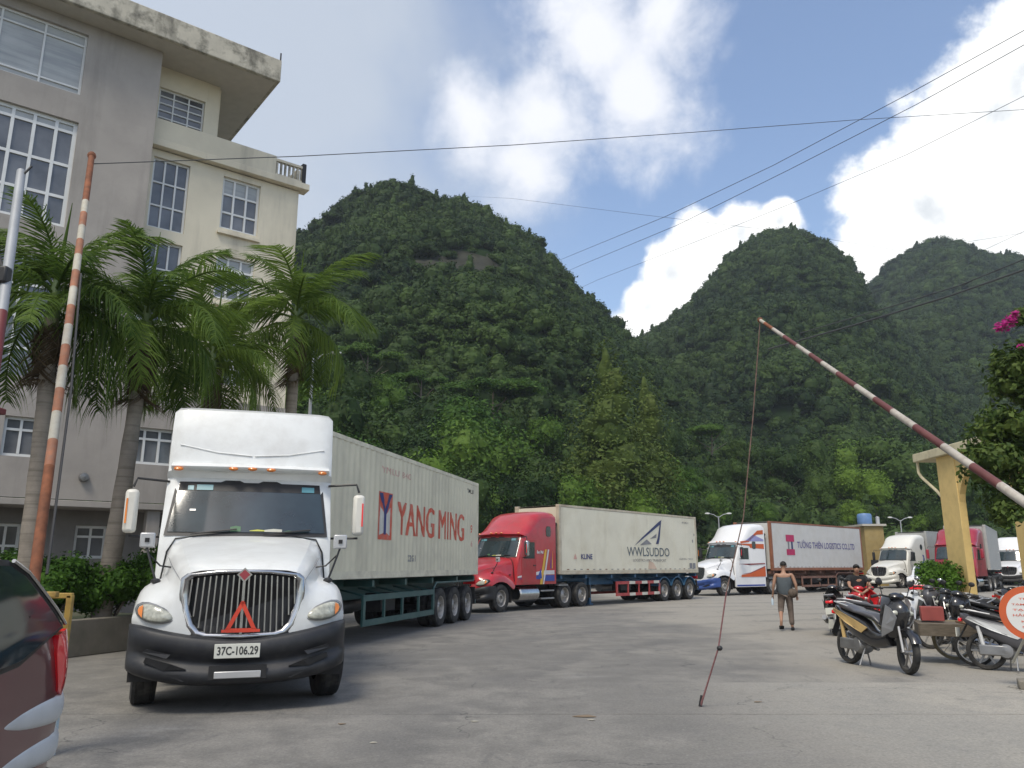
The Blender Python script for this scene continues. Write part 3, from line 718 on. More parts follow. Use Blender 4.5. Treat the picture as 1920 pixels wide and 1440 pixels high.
def tractor(name, label, P, loc, rz, paint, group='articulated lorries queuing in the yard', scale=1.0, top=3.95, fairing='box', length=7.4, skirt=False, stripes=None, detail=2, chassis_c=None, lower=None, stack=True, windows=True):
    T = thing(name, label, 'lorry', loc, rz, group, scale)
    slp = P.get('sleeper_end', 4.62)
    # ---- bonnet and wings: columns of 3D points, half then mirrored
    top_cols = [
        [(0, .10, 1.58), (0, .30, 1.66), (0, .8, 1.79), (0, 1.4, 1.92), (0, 2.0, 2.04)],
        [(.35, .12, 1.575), (.36, .32, 1.65), (.38, .8, 1.78), (.42, 1.4, 1.905), (.46, 2.0, 2.03)],
        [(.62, .16, 1.562), (.67, .36, 1.642), (.76, .8, 1.762), (.85, 1.4, 1.88), (.93, 2.0, 1.995)],
        [(.70, .20, 1.44), (.755, .41, 1.53), (.845, .8, 1.62), (.94, 1.4, 1.72), (1.03, 2.0, 1.82)],
        [(.75, .22, 1.30), (.82, .46, 1.40), (.90, .8, 1.45), (.97, 1.4, 1.50), (1.06, 2.0, 1.50)],
        [(.92, .28, 1.22), (.96, .50, 1.38), (1.01, .85, 1.47), (1.03, 1.35, 1.46), (1.08, 2.0, 1.25)],
        [(1.12, .38, 1.17), (1.14, .58, 1.30), (1.17, .90, 1.40), (1.18, 1.40, 1.38), (1.14, 2.0, 1.05)],
        [(1.19, .48, 1.10), (1.21, .66, 1.18), (1.23, .92, 1.26), (1.23, 1.42, 1.24), (1.18, 2.0, .95)],
        [(1.20, .50, .95), (1.225, .60, 1.00), (1.24, .86, 1.13), (1.24, 1.44, 1.11), (1.21, 1.86, .72)]]
    front = [
        [(.70, .20, 1.44), (.66, .15, 1.20), (.58, .12, .98), (.50, .11, .84)],
        [(.75, .22, 1.30), (.73, .17, 1.12), (.68, .14, .96), (.62, .13, .84)],
        [(.92, .28, 1.22), (.93, .23, 1.10), (.90, .20, .98), (.86, .19, .87)],
        [(1.12, .38, 1.17), (1.14, .35, 1.08), (1.13, .34, 1.0), (1.10, .34, .93)],
        [(1.19, .48, 1.10), (1.205, .47, 1.05), (1.205, .47, 1.0), (1.19, .47, .96)]]
    b = MB()
    for sx in (1, -1):
        f_ = lambda c: [(p[0] * sx, p[1], p[2]) for p in c]
        b.grid([f_(c) for c in top_cols]); b.grid([f_(c) for c in front])
        b.poly(f_([(1.19, .48, 1.10), (1.20, .50, .95), (1.19, .47, .96)]))
    b.build('bonnet', paint, T, smooth=50, merge=True, sub=1)
    # inner wing darkness
    for sx in (1, -1):
        b = MB(); b.grid([[(sx * .55, 1.1 + .66 * math.cos(a), .5 + .66 * math.sin(a)) for a in [math.pi * k / 12 for k in range(-1, 14)]], [(sx * 1.19, 1.1 + .66 * math.cos(a), .5 + .66 * math.sin(a)) for a in [math.pi * k / 12 for k in range(-1, 14)]]])
        b.build('wheel_arch', chassis, T)
    # ---- grille
    gpts = [(-.66, 1.47), (-.60, 1.52), (-.3, 1.555), (0, 1.565), (.3, 1.555), (.60, 1.52), (.66, 1.47), (.665, 1.3), (.64, 1.12), (.58, .95), (.50, .865), (.40, .835), (0, .82), (-.40, .835), (-.50, .865), (-.58, .95), (-.64, 1.12), (-.665, 1.3)]
    def gy(x, z): return .07 + .10 * (abs(x) / .66) ** 2 + .05 * max(0, z - 1.0)
    ctr = (0, 1.2); rings = []
    for k, (sc, dy) in enumerate(((1.055, .035), (1.05, -.01), (1.0, -.028), (.94, -.026), (.89, .0), (.885, .05))):
        rings.append([(x * sc, gy(x, z) + dy, ctr[1] + (z - ctr[1]) * (sc if z < 1.2 else 1 - (1 - sc) * .8)) for x, z in gpts])
    gs = MB().grid(rings, close=True).build('grille_surround', chrome if P.get('chrome', 1) else paint, T, smooth=60)
    MB().poly([(x * .9, gy(x, z) + .06, 1.2 + (z - 1.2) * .92) for x, z in gpts]).build('grille_mesh', black, gs, smooth=0)
    nb = 9 if detail > 1 else 5
    for sx in (1, -1):
        for k in range(nb):
            x = sx * (.055 + k * (.525 / (nb - 1)))
            zt = 1.515 - .05 * (abs(x) / .6) ** 3; zb = .875 if abs(x) < .42 else .875 + (abs(x) - .42) * 1.9
            lx = 1 - .06
            MB().box((x, gy(x, 1.2) + .012, (zt + zb) / 2), (.016, .035, zt - zb), T=Matrix.Rotation(-sx * .10 * abs(x), 4, 'Y')).build('grille_bar', chrome, gs, smooth=0)
    MB().box((0, .062, 1.18), (.03, .03, .68)).build('grille_bar', chrome, gs, smooth=0)
    e = MB(); e.prism([(0, .035, 1.60), (.085, .035, 1.52), (0, .035, 1.43), (-.085, .035, 1.52)], (0, .03, 0)); eo = e.build('emblem', chrome, gs, smooth=0)
    e = MB(); e.prism([(0, .030, 1.578), (.062, .030, 1.52), (0, .030, 1.455), (-.062, .030, 1.52)], (0, .006, 0)); e.build('emblem_centre', mat('emblem_red', (.32, .05, .06), .4), gs, smooth=0)
    # ---- headlamps
    for sx in (1, -1):
        def hl(sc, out):
            o_ = []
            for k in range(16):
                a = 2 * math.pi * k / 16; ex, ez = math.cos(a) * .215 * sc, math.sin(a) * .095 * sc * (1.0 - .25 * math.cos(a) * -1)
                x = .94 + ex; z = 1.085 + ez + ex * .22
                y = .215 + max(0, x - .75) ** 2 * 1.05 + (z - 1.08) * .28 - out
                o_.append((sx * x, y, z))
            return o_
        MB().grid([hl(1.12, -.05), hl(1.08, .028), hl(.98, .034), hl(.94, .01)], True).build('headlamp_bezel', black if not P.get('chrome', 1) else steel, T, smooth=60)
        b = MB(); b.grid([hl(.97, .008), hl(.93, .036), hl(.7, .05), hl(.3, .055)], True); b.poly(hl(.3, .055)); h = b.build('headlight', lens, T, smooth=80)
        a_ = MB(); q = [p for p in hl(.88, .054)]
        q2 = [p for p in q if abs(p[0]) > 1.045]
        if len(q2) > 2: a_.poly([(p[0] * 1.004, p[1] - .008, p[2]) for p in q2]); a_.build('indicator', amber, h, smooth=0)
    # ---- bumper
    rows = []
    bx = [0, .25, .5, .75, .95, 1.1, 1.19, 1.23, 1.24]; by = [0, .005, .02, .06, .12, .20, .32, .50, .72]
    bx = [-q for q in bx[:0:-1]] + bx; by = by[:0:-1] + by
    zt = [.80 + .17 * min(1, (abs(x) / 1.15)) ** 1.5 for x in bx]; zb = [.30 + .17 * (abs(x) / 1.24) ** 3 for x in bx]
    for f, o in ((0, .10), (.03, .02), (.10, -.035), (.22, -.045), (.34, -.02), (.40, .03), (.52, .035), (.60, -.01), (.75, -.03), (.93, -.02), (.985, .015), (1, .12)):
        rows.append([(x * (1 - (.02 if f in (0, 1) else 0)), y + o * (1 if abs(x) < 1.2 else .3), a + (c - a) * f) for x, y, a, c in zip(bx, by, zb, zt)])
    bm_ = lower or bumperm
    BU = MB().grid(rows).build('bumper', bm_, T, smooth=60)
    if detail > 1:
        for sx in (1, -1):
            # fog lamp pocket and lower intake
            MB().prism([(sx * .55, .012, .50), (sx * .72, .03, .56), (sx * .98, .105, .63), (sx * 1.0, .115, .58), (sx * .78, .05, .49)], (0, -.03, 0)).build('intake', black, BU, smooth=0)
            MB().prism([(sx * .30, .0, .405), (sx * .62, .015, .44), (sx * .74, .04, .44), (sx * .58, .02, .37)], (0, -.025, 0)).build('intake', black, BU, smooth=0)
            MB().prism([(sx * .72, .0, .66), (sx * .98, .07, .72), (sx * 1.02, .09, .69), (sx * .76, .0, .62)], (0, -.02, 0)).build('crease', bm_, BU, smooth=0)
        MB().box((0, -.055, .43), (.50, .03, .075)).build('tow_bracket', silver, BU, bevel=.008)
        MB().box((0, -.035, .455), (.62, .02, .15)).build('tow_recess', black, BU)
    # ---- cab shell
    hz = 2.86
    if fairing == 'box':
        up = [(2.28, hz + .10, .7, .2), (2.27, 2.99, 1.2, .4), (2.30, 3.10, 1.1, .3), (2.33, 3.3, 1.0, .3), (2.42, 3.66, .9, .35), (2.52, top - .06, .8, .5), (2.70, top, .6, .6), (3.9, top + .02, 0, 1), (slp, top + .03, 0, 1), (slp + .03, top - .1, 0, .6)]
    else:   # rounded raised roof
        up = [(2.24, hz + .08, .8, .2), (2.28, hz + .16, 1.2, .3), (2.45, 3.12, 1.3, .5), (2.75, 3.38, 1.2, .8), (3.15, top - .20, .9, 1), (3.6, top - .06, .4, 1), (4.1, top, 0, 1), (slp - .1, top, 0, 1), (slp, top - .12, 0, .6)]
    prof = [(2.02, .98, 0, 0), (1.98, 1.5, .3, 0), (1.95, 2.0, 1, 0), (2.15, 2.42, 1, .05), (2.34, hz, 1, .1)] + up + [(slp, 2.4, 0, 0), (slp, .98, 0, 0)]
    st = [(-1.20, .34, .34), (-1.175, .26, .20), (-1.09, .20, .10), (-.92, .13, .04), (-.5, .035, .01), (0, 0, 0), (.5, .035, .01), (.92, .13, .04), (1.09, .20, .10), (1.175, .26, .20), (1.20, .34, .34)]
    if fairing == 'box': st = [(-1.16, .20, .30), (-1.15, .13, .10), (-1.09, .09, .02), (-.95, .06, .0), (-.5, .02, 0), (0, 0, 0), (.5, .02, 0), (.95, .06, .0), (1.09, .09, .02), (1.15, .13, .10), (1.16, .20, .30)]
    cabo = pillow(prof, st).build('cab', paint, T, smooth=38, merge=True)
    if fairing == 'box' and detail > 1:
        cr = MB()
        for sx in (1, -1): cr.tube([(sx * .02, 2.305, 3.20), (sx * .5, 2.335, 3.235), (sx * 1.02, 2.40, 3.34)], .010, 6)
        cr.build('fairing_seam', white, cabo)
        cr = MB(); cr.grid([[(x, 2.25 + .10 * (abs(x) / 1.05) ** 2 + dy, z) for x in [-1.1 + .22 * k for k in range(11)]] for dy, z in ((.02, 2.955), (-.10, 2.97), (-.13, 3.01), (-.08, 3.05), (.08, 3.075))])
        cr.build('sun_visor', paint, cabo, smooth=60)
    # ---- windscreen
    def ws(x, t, out):
        k = abs(x) / 1.09; yf = (.09 if fairing == 'box' else .20) * k ** 2
        return (x, 1.95 + .39 * t + yf - out * .9, 2.03 + (hz - .03 - 2.03) * t + out * .4)
    def sheet(xw0, xw1, t0, t1, out, m, nm, par):
        return MB().grid([[ws((xw0 + (xw1 - xw0) * t) * (j / 6), t0 + (t1 - t0) * t, out) for j in range(-6, 7)] for t in (0, .25, .5, .75, 1)]).build(nm, m, par, smooth=60)
    sheet(1.10, 1.02, -.01, 1.0, .008, black, 'windscreen_seal', cabo)
    wsn = sheet(1.06, .98, .05, .955, .018, glass, 'windscreen', T)
    if detail > 1:
        sheet(.99, .97, .79, .955, .021, black, 'sun_strip', wsn)
        sk = mat('sticker_teal', (.10, .28, .33), .3)
        for x0, x1, t0, t1, mm in ((-.86, -.78, .80, .88, sk), (-.74, -.52, .80, .90, sk), (.72, .90, .80, .90, sk), (-.80, -.72, .42, .45, silver)):
            MB().poly([ws(x0, t0, .028), ws(x1, t0, .028), ws(x1, t1, .028), ws(x0, t1, .028)]).build('sticker', mm, wsn, smooth=0)
        wt = mat('dash_paper', (.50, .50, .42), .6); gy_ = mat('dash_yellow', (.50, .50, .08), .6); gg = mat('dash_green', (.06, .15, .07), .5)
        for x0, x1, t0, t1, mm in ((.02, .22, .07, .10, gy_), (.22, .46, .06, .115, wt), (.48, .62, .06, .09, gg), (-.24, -.10, .06, .16, gg)):
            MB().poly([ws(x0, t0, .024), ws(x1, t0, .024), ws(x1, t1 - .01, .024), ws((x0 + x1) / 2, t1, .024), ws(x0, t1 - .02, .024)]).build('dashboard_item', mm, wsn, smooth=0)
        for sx, e in ((-.75, -.15), (.2, .85)):
            a = ws(sx, .0, .05); c = ws(e, .09, .05)
            MB().tube([a, c], .012, 6).build('wiper', black, wsn)
        MB().tube([(1.085, 2.16, 2.05), (1.04, 2.52, 2.84)], .02, 6).build('pillar_trim', chrome, cabo)
    # marker lamps
    for x in (-1.0, -.26, 0, .26, 1.0):
        yy = (2.12 if fairing == 'box' else 2.25) + (.10 if fairing == 'box' else .19) * (abs(x) / 1.05) ** 2
        MB().ball((x, yy, 2.985 - .02 * abs(x)), (.065, .05, .028), 10, 6).build('marker_light', amber if P.get('amber', 1) else redlens, T)
    for sx in (1, -1):
        MB().tube([(sx * 1.12, 2.01, 1.12), (sx * 1.075, 2.01, 1.5), (sx * 1.035, 2.01, 1.81), (sx * .94, 2.005, 1.985), (sx * .5, 2.0, 2.035)], .012, 6).build('bonnet_gap', black, T)
        MB().tube([(sx * .70, .245, 1.452), (sx * .77, .44, 1.535), (sx * .855, .8, 1.625), (sx * .95, 1.4, 1.725)], .004, 5).build('bonnet_crease', print_grey, T)
        MB().box((sx * 1.10, 1.75, 1.36), (.03, .09, .05)).build('bonnet_latch', black, T)
    # ---- sides: door, windows
    for sx in (1, -1):
        X = (1.163 if fairing == 'box' else 1.203) * sx
        door = [(2.36, 1.05), (2.36, 1.95), (2.62, 2.72), (3.30, 2.72), (3.30, 1.05)]
        dm = MB(); dm.prism([(X, y, z) for y, z in door], (.012 * sx, 0, 0)); do = dm.build('door', paint, T, smooth=0, bevel=.006)
        wn = [(2.50, 1.98), (2.73, 2.62), (3.20, 2.62), (3.20, 1.98)]
        MB().prism([(X + .013 * sx, y, z) for y, z in wn], (.006 * sx, 0, 0)).build('door_window', glassb, do, smooth=0)
        MB().box((X + .03 * sx, 3.18, 1.72), (.03, .16, .035)).build('handle', black, do)
        if windows:
            sw = [(3.72 + .17 * math.cos(a), 2.72 + .21 * math.sin(a) if P.get('round_window') else 2.78 + .26 * max(-.8, min(.8, 1.3 * math.sin(a)))) for a in [2 * math.pi * k / 12 for k in range(12)]]
            if P.get('rear_window'): sw = [(y + .45, z + .30) for y, z in sw]
            MB().prism([(X, y, z) for y, z in sw], (.012 * sx, 0, 0)).build('side_window', glass, T, smooth=0)
        # big mirror on the door with its arms
        mx = 1.56 * sx
        m1 = MB(); m1.box((mx, 2.22, 2.36), (.17, .15, .60)); mo = m1.build('mirror', P.get('mirror', cream), T, bevel=.05)
        MB().box((mx, 2.305, 2.36), (.14, .012, .54)).build('mirror_glass', chrome, mo)
        MB().tube([(1.12 * sx, 2.42, 2.80), (1.52 * sx, 2.26, 2.82), (mx, 2.24, 2.70)], .018, 6).build('mirror_arm', black, mo)
        MB().tube([(1.18 * sx, 2.45, 2.02), (mx, 2.24, 2.02)], .018, 6).build('mirror_arm', black, mo)
        MB().box((1.61 * sx, 2.143, 2.36), (.022, .012, .34)).build('reflector', redlens if sx > 0 else amber, mo) if detail > 1 else None
        if detail > 1:
            c2 = MB(); c2.box((1.17 * sx, .92, 1.93), (.17, .07, .18)); co = c2.build('wing_mirror', silver, T, bevel=.015)
            MB().box((1.17 * sx, .88, 1.93), (.05, .02, .05)).build('mirror_boss', black, co)
            MB().tube([(1.17 * sx, .92, 1.84), (1.09 * sx, .84, 1.62), (1.02 * sx, .78, 1.44)], .014, 6).build('mirror_stalk', black, co)
            MB().tube([(1.14 * sx, .92, 1.76), (1.0 * sx, .95, 1.62), (.86 * sx, .98, 1.60)], .011, 6).build('mirror_stalk', black, co)
            MB().ball((1.02 * sx, .77, 1.44), (.06, .05, .035), 8, 5).build('mirror_foot', black, co)
        # tank, steps
        if skirt:
            MB().prism([(sx * 1.10, 2.02, .45), (sx * 1.10, slp - .1, .45), (sx * 1.10, slp - .1, .99), (sx * 1.10, 2.02, .99)], (.10 * sx, 0, 0)).build('side_skirt', P.get('skirt_mat', paint), T, bevel=.02)
        else:
            MB().lathe([(.0, 2.35), (.26, 2.35), (.31, 2.40), (.31, 3.55), (.26, 3.60), (0, 3.60)], 18, 'Y', (.88 * sx, 0, .62)).build('fuel_tank', chrome, T)
            for z in (.42, .72): MB().box((1.05 * sx, 4.12, z), (.30, .9, .06)).build('step', steel, T, bevel=.01)
        MB().box((1.0 * sx, 5.15, .92), (.5, .7, .04)).build('deck_plate', steel, T) if detail else None
    # ---- chassis
    fr = MB()
    fr.box((.42, 4.4, .82), (.09, length - .6 - .8, .27)); rail = fr.build('frame_rail', chassis_c or chassis, T)
    fr = MB(); fr.box((-.42, 4.4, .82), (.09, length - .6 - .8, .27)); fr.build('frame_rail', chassis_c or chassis, T)
    MB().box((0, 2.2, .62), (1.3, 3.4, .45)).build('engine_block', chassis, T)
    MB().tube([(-1.0, 1.1, .50), (-.4, 1.1, .40), (.4, 1.1, .40), (1.0, 1.1, .50)], .06, 8).build('front_axle', chassis, T)
    kp = length - 1.35
    MB().lathe([(0, .98), (.48, .98), (.48, 1.04), (0, 1.04)], 20, 'Z', (0, kp, 0)).build('fifth_wheel', chassis, T)
    steer = P.get('steer', 0)
    for sx in (1, -1):
        wo_ = wheel(T, 1.07 * sx, 1.1, .51, .51, .29, sx, rim=P.get('rim'))
        wo_.rotation_euler = (0, 0, steer)
        for y in (kp - .66, kp + .66): wheel(T, 1.07 * sx, y, .51, .51, .27, sx, dual=True, dish=False)
        mf = MB(); mf.box((.92 * sx, kp + 1.30, .62), (.56, .03, .55)); mf.build('mudflap', rubber, T)
    for y in (kp - .66, kp + .66): MB().tube([(-.9, y, .51), (.9, y, .51)], .10, 8).build('rear_axle', chassis, T)
    if stack:
        for sx in (1, -1): MB().tube([(1.02 * sx, slp + .16, .9), (1.02 * sx, slp + .16, 3.3), (1.02 * sx, slp + .26, 3.45)], .075, 10).build('exhaust_stack', chassis, T)
        MB().box((0, slp + .08, 1.9), (1.5, .08, 1.7)).build('cab_rear_panel', chassis, T)
    if stripes: stripes(T)
    return T

def side_poly(parent, name, pts, m, x=1.2065, sx=1):
    return MB().prism([(sx * x, y, z) for y, z in pts], (sx * .003, 0, 0)).build(name, m, parent, smooth=0)

CL, CW = 12.19, 1.22
PITCH = .279
def corr(y):
    t = (y % PITCH) / PITCH
    return CW - .006 - (0 if t < .36 else (.013 * (t - .36) / .14 if t < .5 else (.013 if t < .86 else .013 * (1 - (t - .86) / .14))))
CUTS = sorted([k * PITCH + PITCH * f for k in range(45) for f in (0, .36, .5, .86)])
def container(name, label, loc, rz, wall, frame, scale=1.0, h=2.9, corrugated=True, doorm=None, roofm=None):
    C = thing(name, label, 'container', loc, rz, 'shipping containers on the lorries', scale)
    z0, z1 = 1.35, 1.35 + h
    for sx in (1, -1):
        b = MB()
        if corrugated:
            ys = [.16] + [c for c in CUTS if .17 < c < CL - .17] + [CL - .16]
            b.grid([[(sx * corr(y), y, z) for y in ys] for z in (z0 + .15, z1 - .10)])
        else:
            b.box((sx * (CW - .025), CL / 2, (z0 + z1) / 2), (.03, CL - .3, h - .22))
        b.build('side_wall', wall, C, smooth=20)
        if not corrugated:
            for k in range(1, 10): MB().box((sx * (CW - .009), CL * k / 10, (z0 + z1) / 2), (.004, .03, h - .26)).build('panel_seam', wall, C)
        MB().box((sx * (CW - .04), CL / 2, z0 + .08), (.075, CL - .32, .155)).build('bottom_rail', frame, C)
        MB().box((sx * (CW - .035), CL / 2, z1 - .05), (.066, CL - .32, .095)).build('top_rail', frame, C)
        for y in (.08, CL - .08): MB().box((sx * (CW - .078), y, (z0 + z1) / 2), (.16, .16, h - .24)).build('corner_post', frame, C)
        for y in (.09, CL - .09):
            for z in (z0 + .06, z1 - .06): MB().box((sx * (CW - .085), y, z), (.178, .186, .118)).build('corner_casting', frame, C, bevel=.012)
        if not corrugated:
            for k in range(24): MB().box((sx * (CW + .0), .6 + k * .48, z0 + .20), (.006, .16, .03)).build('rail_rivet_strip', rust if k % 3 == 0 else print_grey, C)
    b = MB()
    ys = [.1 + k * .12 for k in range(int((CL - .2) / .12) + 1)]
    b.grid([[(x, y, z1 - .03 + (.012 if k % 2 else 0)) for k, y in enumerate(ys)] for x in (-CW + .07, CW - .07)])
    b.build('roof', roofm or wall, C, smooth=0)
    MB().box((0, .09, (z0 + z1) / 2), (2 * CW - .3, .05, h - .2)).build('front_wall', wall, C)
    for sx in (1, -1):
        d = MB(); d.box((sx * .54, CL - .07, (z0 + z1) / 2), (1.06, .06, h - .26)); d_ = d.build('door', doorm or wall, C, bevel=.01)
        for x in (.30, .78): MB().tube([(sx * x, CL + .0, z0 + .15), (sx * x, CL + .0, z1 - .15)], .018, 6).build('locking_bar', steel, d_)
    MB().box((0, CL / 2, z0 + .04), (2.3, CL - .3, .06)).build('floor', chassis, C)
    return C

def trailer(name, label, loc, rz, m, scale=1.0, guard='green', fender=None, light=None):
    T = thing(name, label, 'trailer', loc, rz, 'container trailers', scale)
    for x in (-.45, .45):
        b = MB(); b.box((x, 6.1, 1.32), (.14, 12.1, .03)); b.box((x, 6.1, 1.18), (.03, 12.0, .26)); b.box((x, 7.2, 1.04), (.14, 9.8, .03)); b.box((x, 7.4, .95), (.03, 9.2, .16))
        b.build('chassis_beam', m, T, smooth=0)
    for y in (.2, 2.0, 4.0, 6.0, 8.0, 10.2, 12.0): MB().box((0, y, 1.24), (2.3, .12, .14)).build('crossmember', m, T)
    for sx in (1, -1):
        MB().box((sx * .75, 2.75, .62), (.12, .14, 1.15)).build('landing_leg', m, T)
        MB().box((sx * .75, 2.75, .06), (.24, .26, .05)).build('landing_foot', m, T)
        # side guard: a frame of two rails and uprights
        y0, y1 = (3.4, 8.05) if guard != 'striped' else (4.3, 8.2)
        g = MB(); X = sx * 1.17
        zs = (.94, .42)
        G_ = []
        for z in zs:
            G_.append(MB().box((X, (y0 + y1) / 2, z), (.05, y1 - y0, .13)).build('guard_rail', m, T))
        for k in range(5): MB().box((X + .004 * sx, y0 + .06 + (y1 - y0 - .12) * k / 4, .68), (.05, .12 if k in (0, 4) else .07, .40)).build('guard_post', m, T)
        for k in range(5): MB().tube([(sx * 1.12, y0 + .2 + k * (y1 - y0 - .4) / 4, .98), (sx * .5, y0 + .2 + k * (y1 - y0 - .4) / 4, 1.12)], .025, 5).build('guard_bracket', m, T)
        if guard == 'striped':
            ww = mat('stripe_white', (.6, .58, .5), .6, var=.15) if 'stripe_white' not in bpy.data.materials else bpy.data.materials['stripe_white']
            for z in zs:
                for k in range(3): MB().box((X + .028 * sx, y0 + 1.35 + k * 1.1, z), (.006, .5, .132)).build('guard_stripe', ww, T)
        for k, y in enumerate((8.65, 9.95, 11.25)):
            wheel(T, sx * 1.06, y, .51, .51, .27, sx, dual=True, dish=False)
            if fender:
                b = MB(); b.grid([[(sx * x, y + .62 * math.cos(a), .52 + .62 * math.sin(a)) for a in [R(20) + R(140) * q / 8 for q in range(9)]] for x in (.72, 1.2)]); b.grid([[(sx * 1.2, y + rr * math.cos(a), .52 + rr * math.sin(a)) for a in [R(20) + R(140) * q / 8 for q in range(9)]] for rr in (.62, .66)])
                b.build('mudguard', fender, T)
        MB().box((sx * .9, 12.12, .72), (.5, .03, .5)).build('mudflap', rubber, T)
        MB().box((sx * .95, 12.16, 1.12), (.4, .05, .14)).build('tail_light', redlens, T)
    if not fender:
        for sx in (1, -1): MB().tube([(sx * 1.15, 8.05, 1.0), (sx * 1.15, 8.3, 1.17), (sx * 1.15, 11.9, 1.17)], .028, 6).build('mudguard_rail', m, T)
    for y in (8.65, 9.95, 11.25): MB().tube([(-.9, y, .51), (.9, y, .51)], .08, 8).build('axle', chassis, T)
    for sx in (1, -1): MB().box((sx * .7, 9.9, .86), (.12, 3.6, .12)).build('spring_hanger', chassis, T)
    MB().lathe([(0, 4.9), (.22, 4.9), (.24, 5.0), (.24, 6.1), (.22, 6.2), (0, 6.2)], 14, 'Y', (-.2, 0, .75)).build('air_tank', steel, T)
    MB().box((.62, 5.6, .78), (.5, .9, .42)).build('spare_carrier', chassis, T, bevel=.02)
    MB().box((0, 12.17, .52), (2.3, .06, .12)).build('rear_bumper', m, T)
    return T
Xd, Zd = (0, 1, 0), (0, 0, 1)      # text runs towards the rear and upwards on a vehicle's +x side

# ------------------------------------------------------------------ lorry 1: white, facing the camera
yt1 = R(-18.2)
t1 = tractor('semi_truck', 'white bonneted lorry with tall white roof fairing and red triangle in its grille', {'amber': 1, 'sleeper_end': 4.45, 'steer': R(6)}, (-3.10, 9.42, 0), -yt1, white, length=7.5, lower=bumperm, detail=2)
wt_red = mat('triangle_red', (.60, .06, .03), .4, var=.15)
tri = thing('warning_triangle', 'red reflective warning triangle wedged against the grille of the white lorry', 'warning triangle', t1.location, -yt1)
for a, c in (((-.15, .90), (.15, .90)), ((.15, .90), (0, 1.20)), ((0, 1.20), (-.15, .90))):
    d = Vector((c[0] - a[0], 0, c[1] - a[1])); dn = d.normalized(); nn_ = Vector((-dn.z, 0, dn.x)) * .022
    A, C_ = Vector((a[0], .015, a[1])), Vector((c[0], .015, c[1]))
    MB().prism([A - nn_ - dn * .02, C_ - nn_ + dn * .02, C_ + nn_ + dn * .02, A + nn_ - dn * .02], (0, .012, 0)).build('bar', wt_red, tri, smooth=0)
for sx in (-1, 1): MB().box((sx * .15, .02, .895), (.12, .02, .03)).build('foot', wt_red, tri)
plm = mat('plate_white', (.62, .62, .55), .5, var=.08)
pl = MB().box((-.02, -.062, .685), (.49, .012, .155)).build('number_plate', plm, t1, bevel=.004)
text_part('plate_text', '37C-106.29', .13, print_black, pl, (-.235, -.070, .64), (1, 0, 0), (0, 0, 1), width=.44, height=.095, bold=.003)
tr1p = (-3.94 - 0, 14.14)
cy1 = R(13.5)
ccx = Vector((-3.94, 14.14, 0)) - Vector((math.cos(cy1), -math.sin(cy1), 0)) * CW     # centre line of the container at its front end
c1wall = mat('container_white', (.74, .685, .51), .55, var=.05, vscale=1.2, dirt=(.44, .41, .33), dscale=1.0, damt=.5, streak=((.36, .33, .26), 1.6, .5, .78, .5, (1, 1, .1)))
c1frame = mat('container_frame', (.74, .69, .53), .6, var=.06, dirt=(.30, .26, .20), dscale=2.5, damt=.6)
c1 = container('shipping_container', 'long off-white ribbed container with YANG MING in red letters', ccx, -cy1, c1wall, c1frame)
trailer('skeletal_trailer', 'green container trailer with open side guard behind the white lorry', ccx, -cy1, green)
W = lambda y: corr(y) + .004
X1 = (CW, 0, 0)
for dy_, lf_ in ((-.028, .004), (.028, .007)): text_part('lettering', 'YANG MING', 1, print_red, c1, (CW, 5.15 + dy_, 2.34), Xd, Zd, width=5.45, height=.80, wrap=(lambda y, q=lf_: corr(y) + q), cuts=CUTS)
def flat_print(name, pts, m, parent, lift=.005):
    """a printed patch following the corrugation: pts (y, z) outline"""
    bm = bmesh.new(); bm.faces.new([bm.verts.new((CW, y, z)) for y, z in pts])
    ys = [p[0] for p in pts]
    for c in CUTS:
        if min(ys) < c < max(ys): bmesh.ops.bisect_plane(bm, geom=bm.verts[:] + bm.edges[:] + bm.faces[:], plane_co=(0, c, 0), plane_no=(0, 1, 0))
    for v in bm.verts: v.co.x = corr(v.co.y) + lift
    me = bpy.data.meshes.new(name); bm.to_mesh(me); bm.free(); me.materials.append(m)
    return link(bpy.data.objects.new(name, me), parent)
ly0, ly1, lz0, lz1 = 3.98, 4.80, 2.20, 3.28
flat_print('logo', [(ly0, lz0), (ly1, lz0), (ly1, lz1), (ly0, lz1)], print_red, c1, .004)
iw = mat('print_cream', (.60, .58, .52), .6)
flat_print('logo', [(ly0 + .10, lz0 + .10), (4.33, lz0 + .16), (4.33, 2.78), (ly0 + .10, 2.95)], iw, c1, .007)
flat_print('logo', [(ly1 - .10, lz0 + .10), (4.45, lz0 + .16), (4.45, 2.78), (ly1 - .10, 2.95)], iw, c1, .007)
flat_print('logo', [(4.33, lz0 + .12), (4.45, lz0 + .12), (4.45, 2.80), (4.33, 2.80)], print_blue, c1, .010)
flat_print('logo', [(4.33, 2.80), (4.45, 2.80), (ly0 + .22, lz1 - .03), (ly0 + .03, lz1 - .03)], print_blue, c1, .010)
flat_print('logo', [(4.33, 2.79), (4.45, 2.80), (ly1 - .03, lz1 - .03), (ly1 - .22, lz1 - .03)], print_blue, c1, .012)
text_part('lettering', 'YMLU 840', 1, print_pink, c1, (CW, 4.1, 3.72), Xd, Zd, width=1.9, height=.15, wrap=W, cuts=CUTS)
text_part('lettering', 'YMLU', 1, print_black, c1, (CW, 10.9, 3.85), Xd, Zd, width=.75, height=.13, wrap=W, cuts=CUTS, bold=.01)
text_part('lettering', '22G1', 1, print_grey, c1, (CW, 5.9, 1.72), Xd, Zd, width=.55, height=.16, wrap=W, cuts=CUTS, bold=.02)
text_part('lettering', '9', 1, print_red, c1, (CW, 11.35, 2.62), Xd, Zd, width=.16, height=.25, wrap=W, cuts=CUTS, bold=.02)
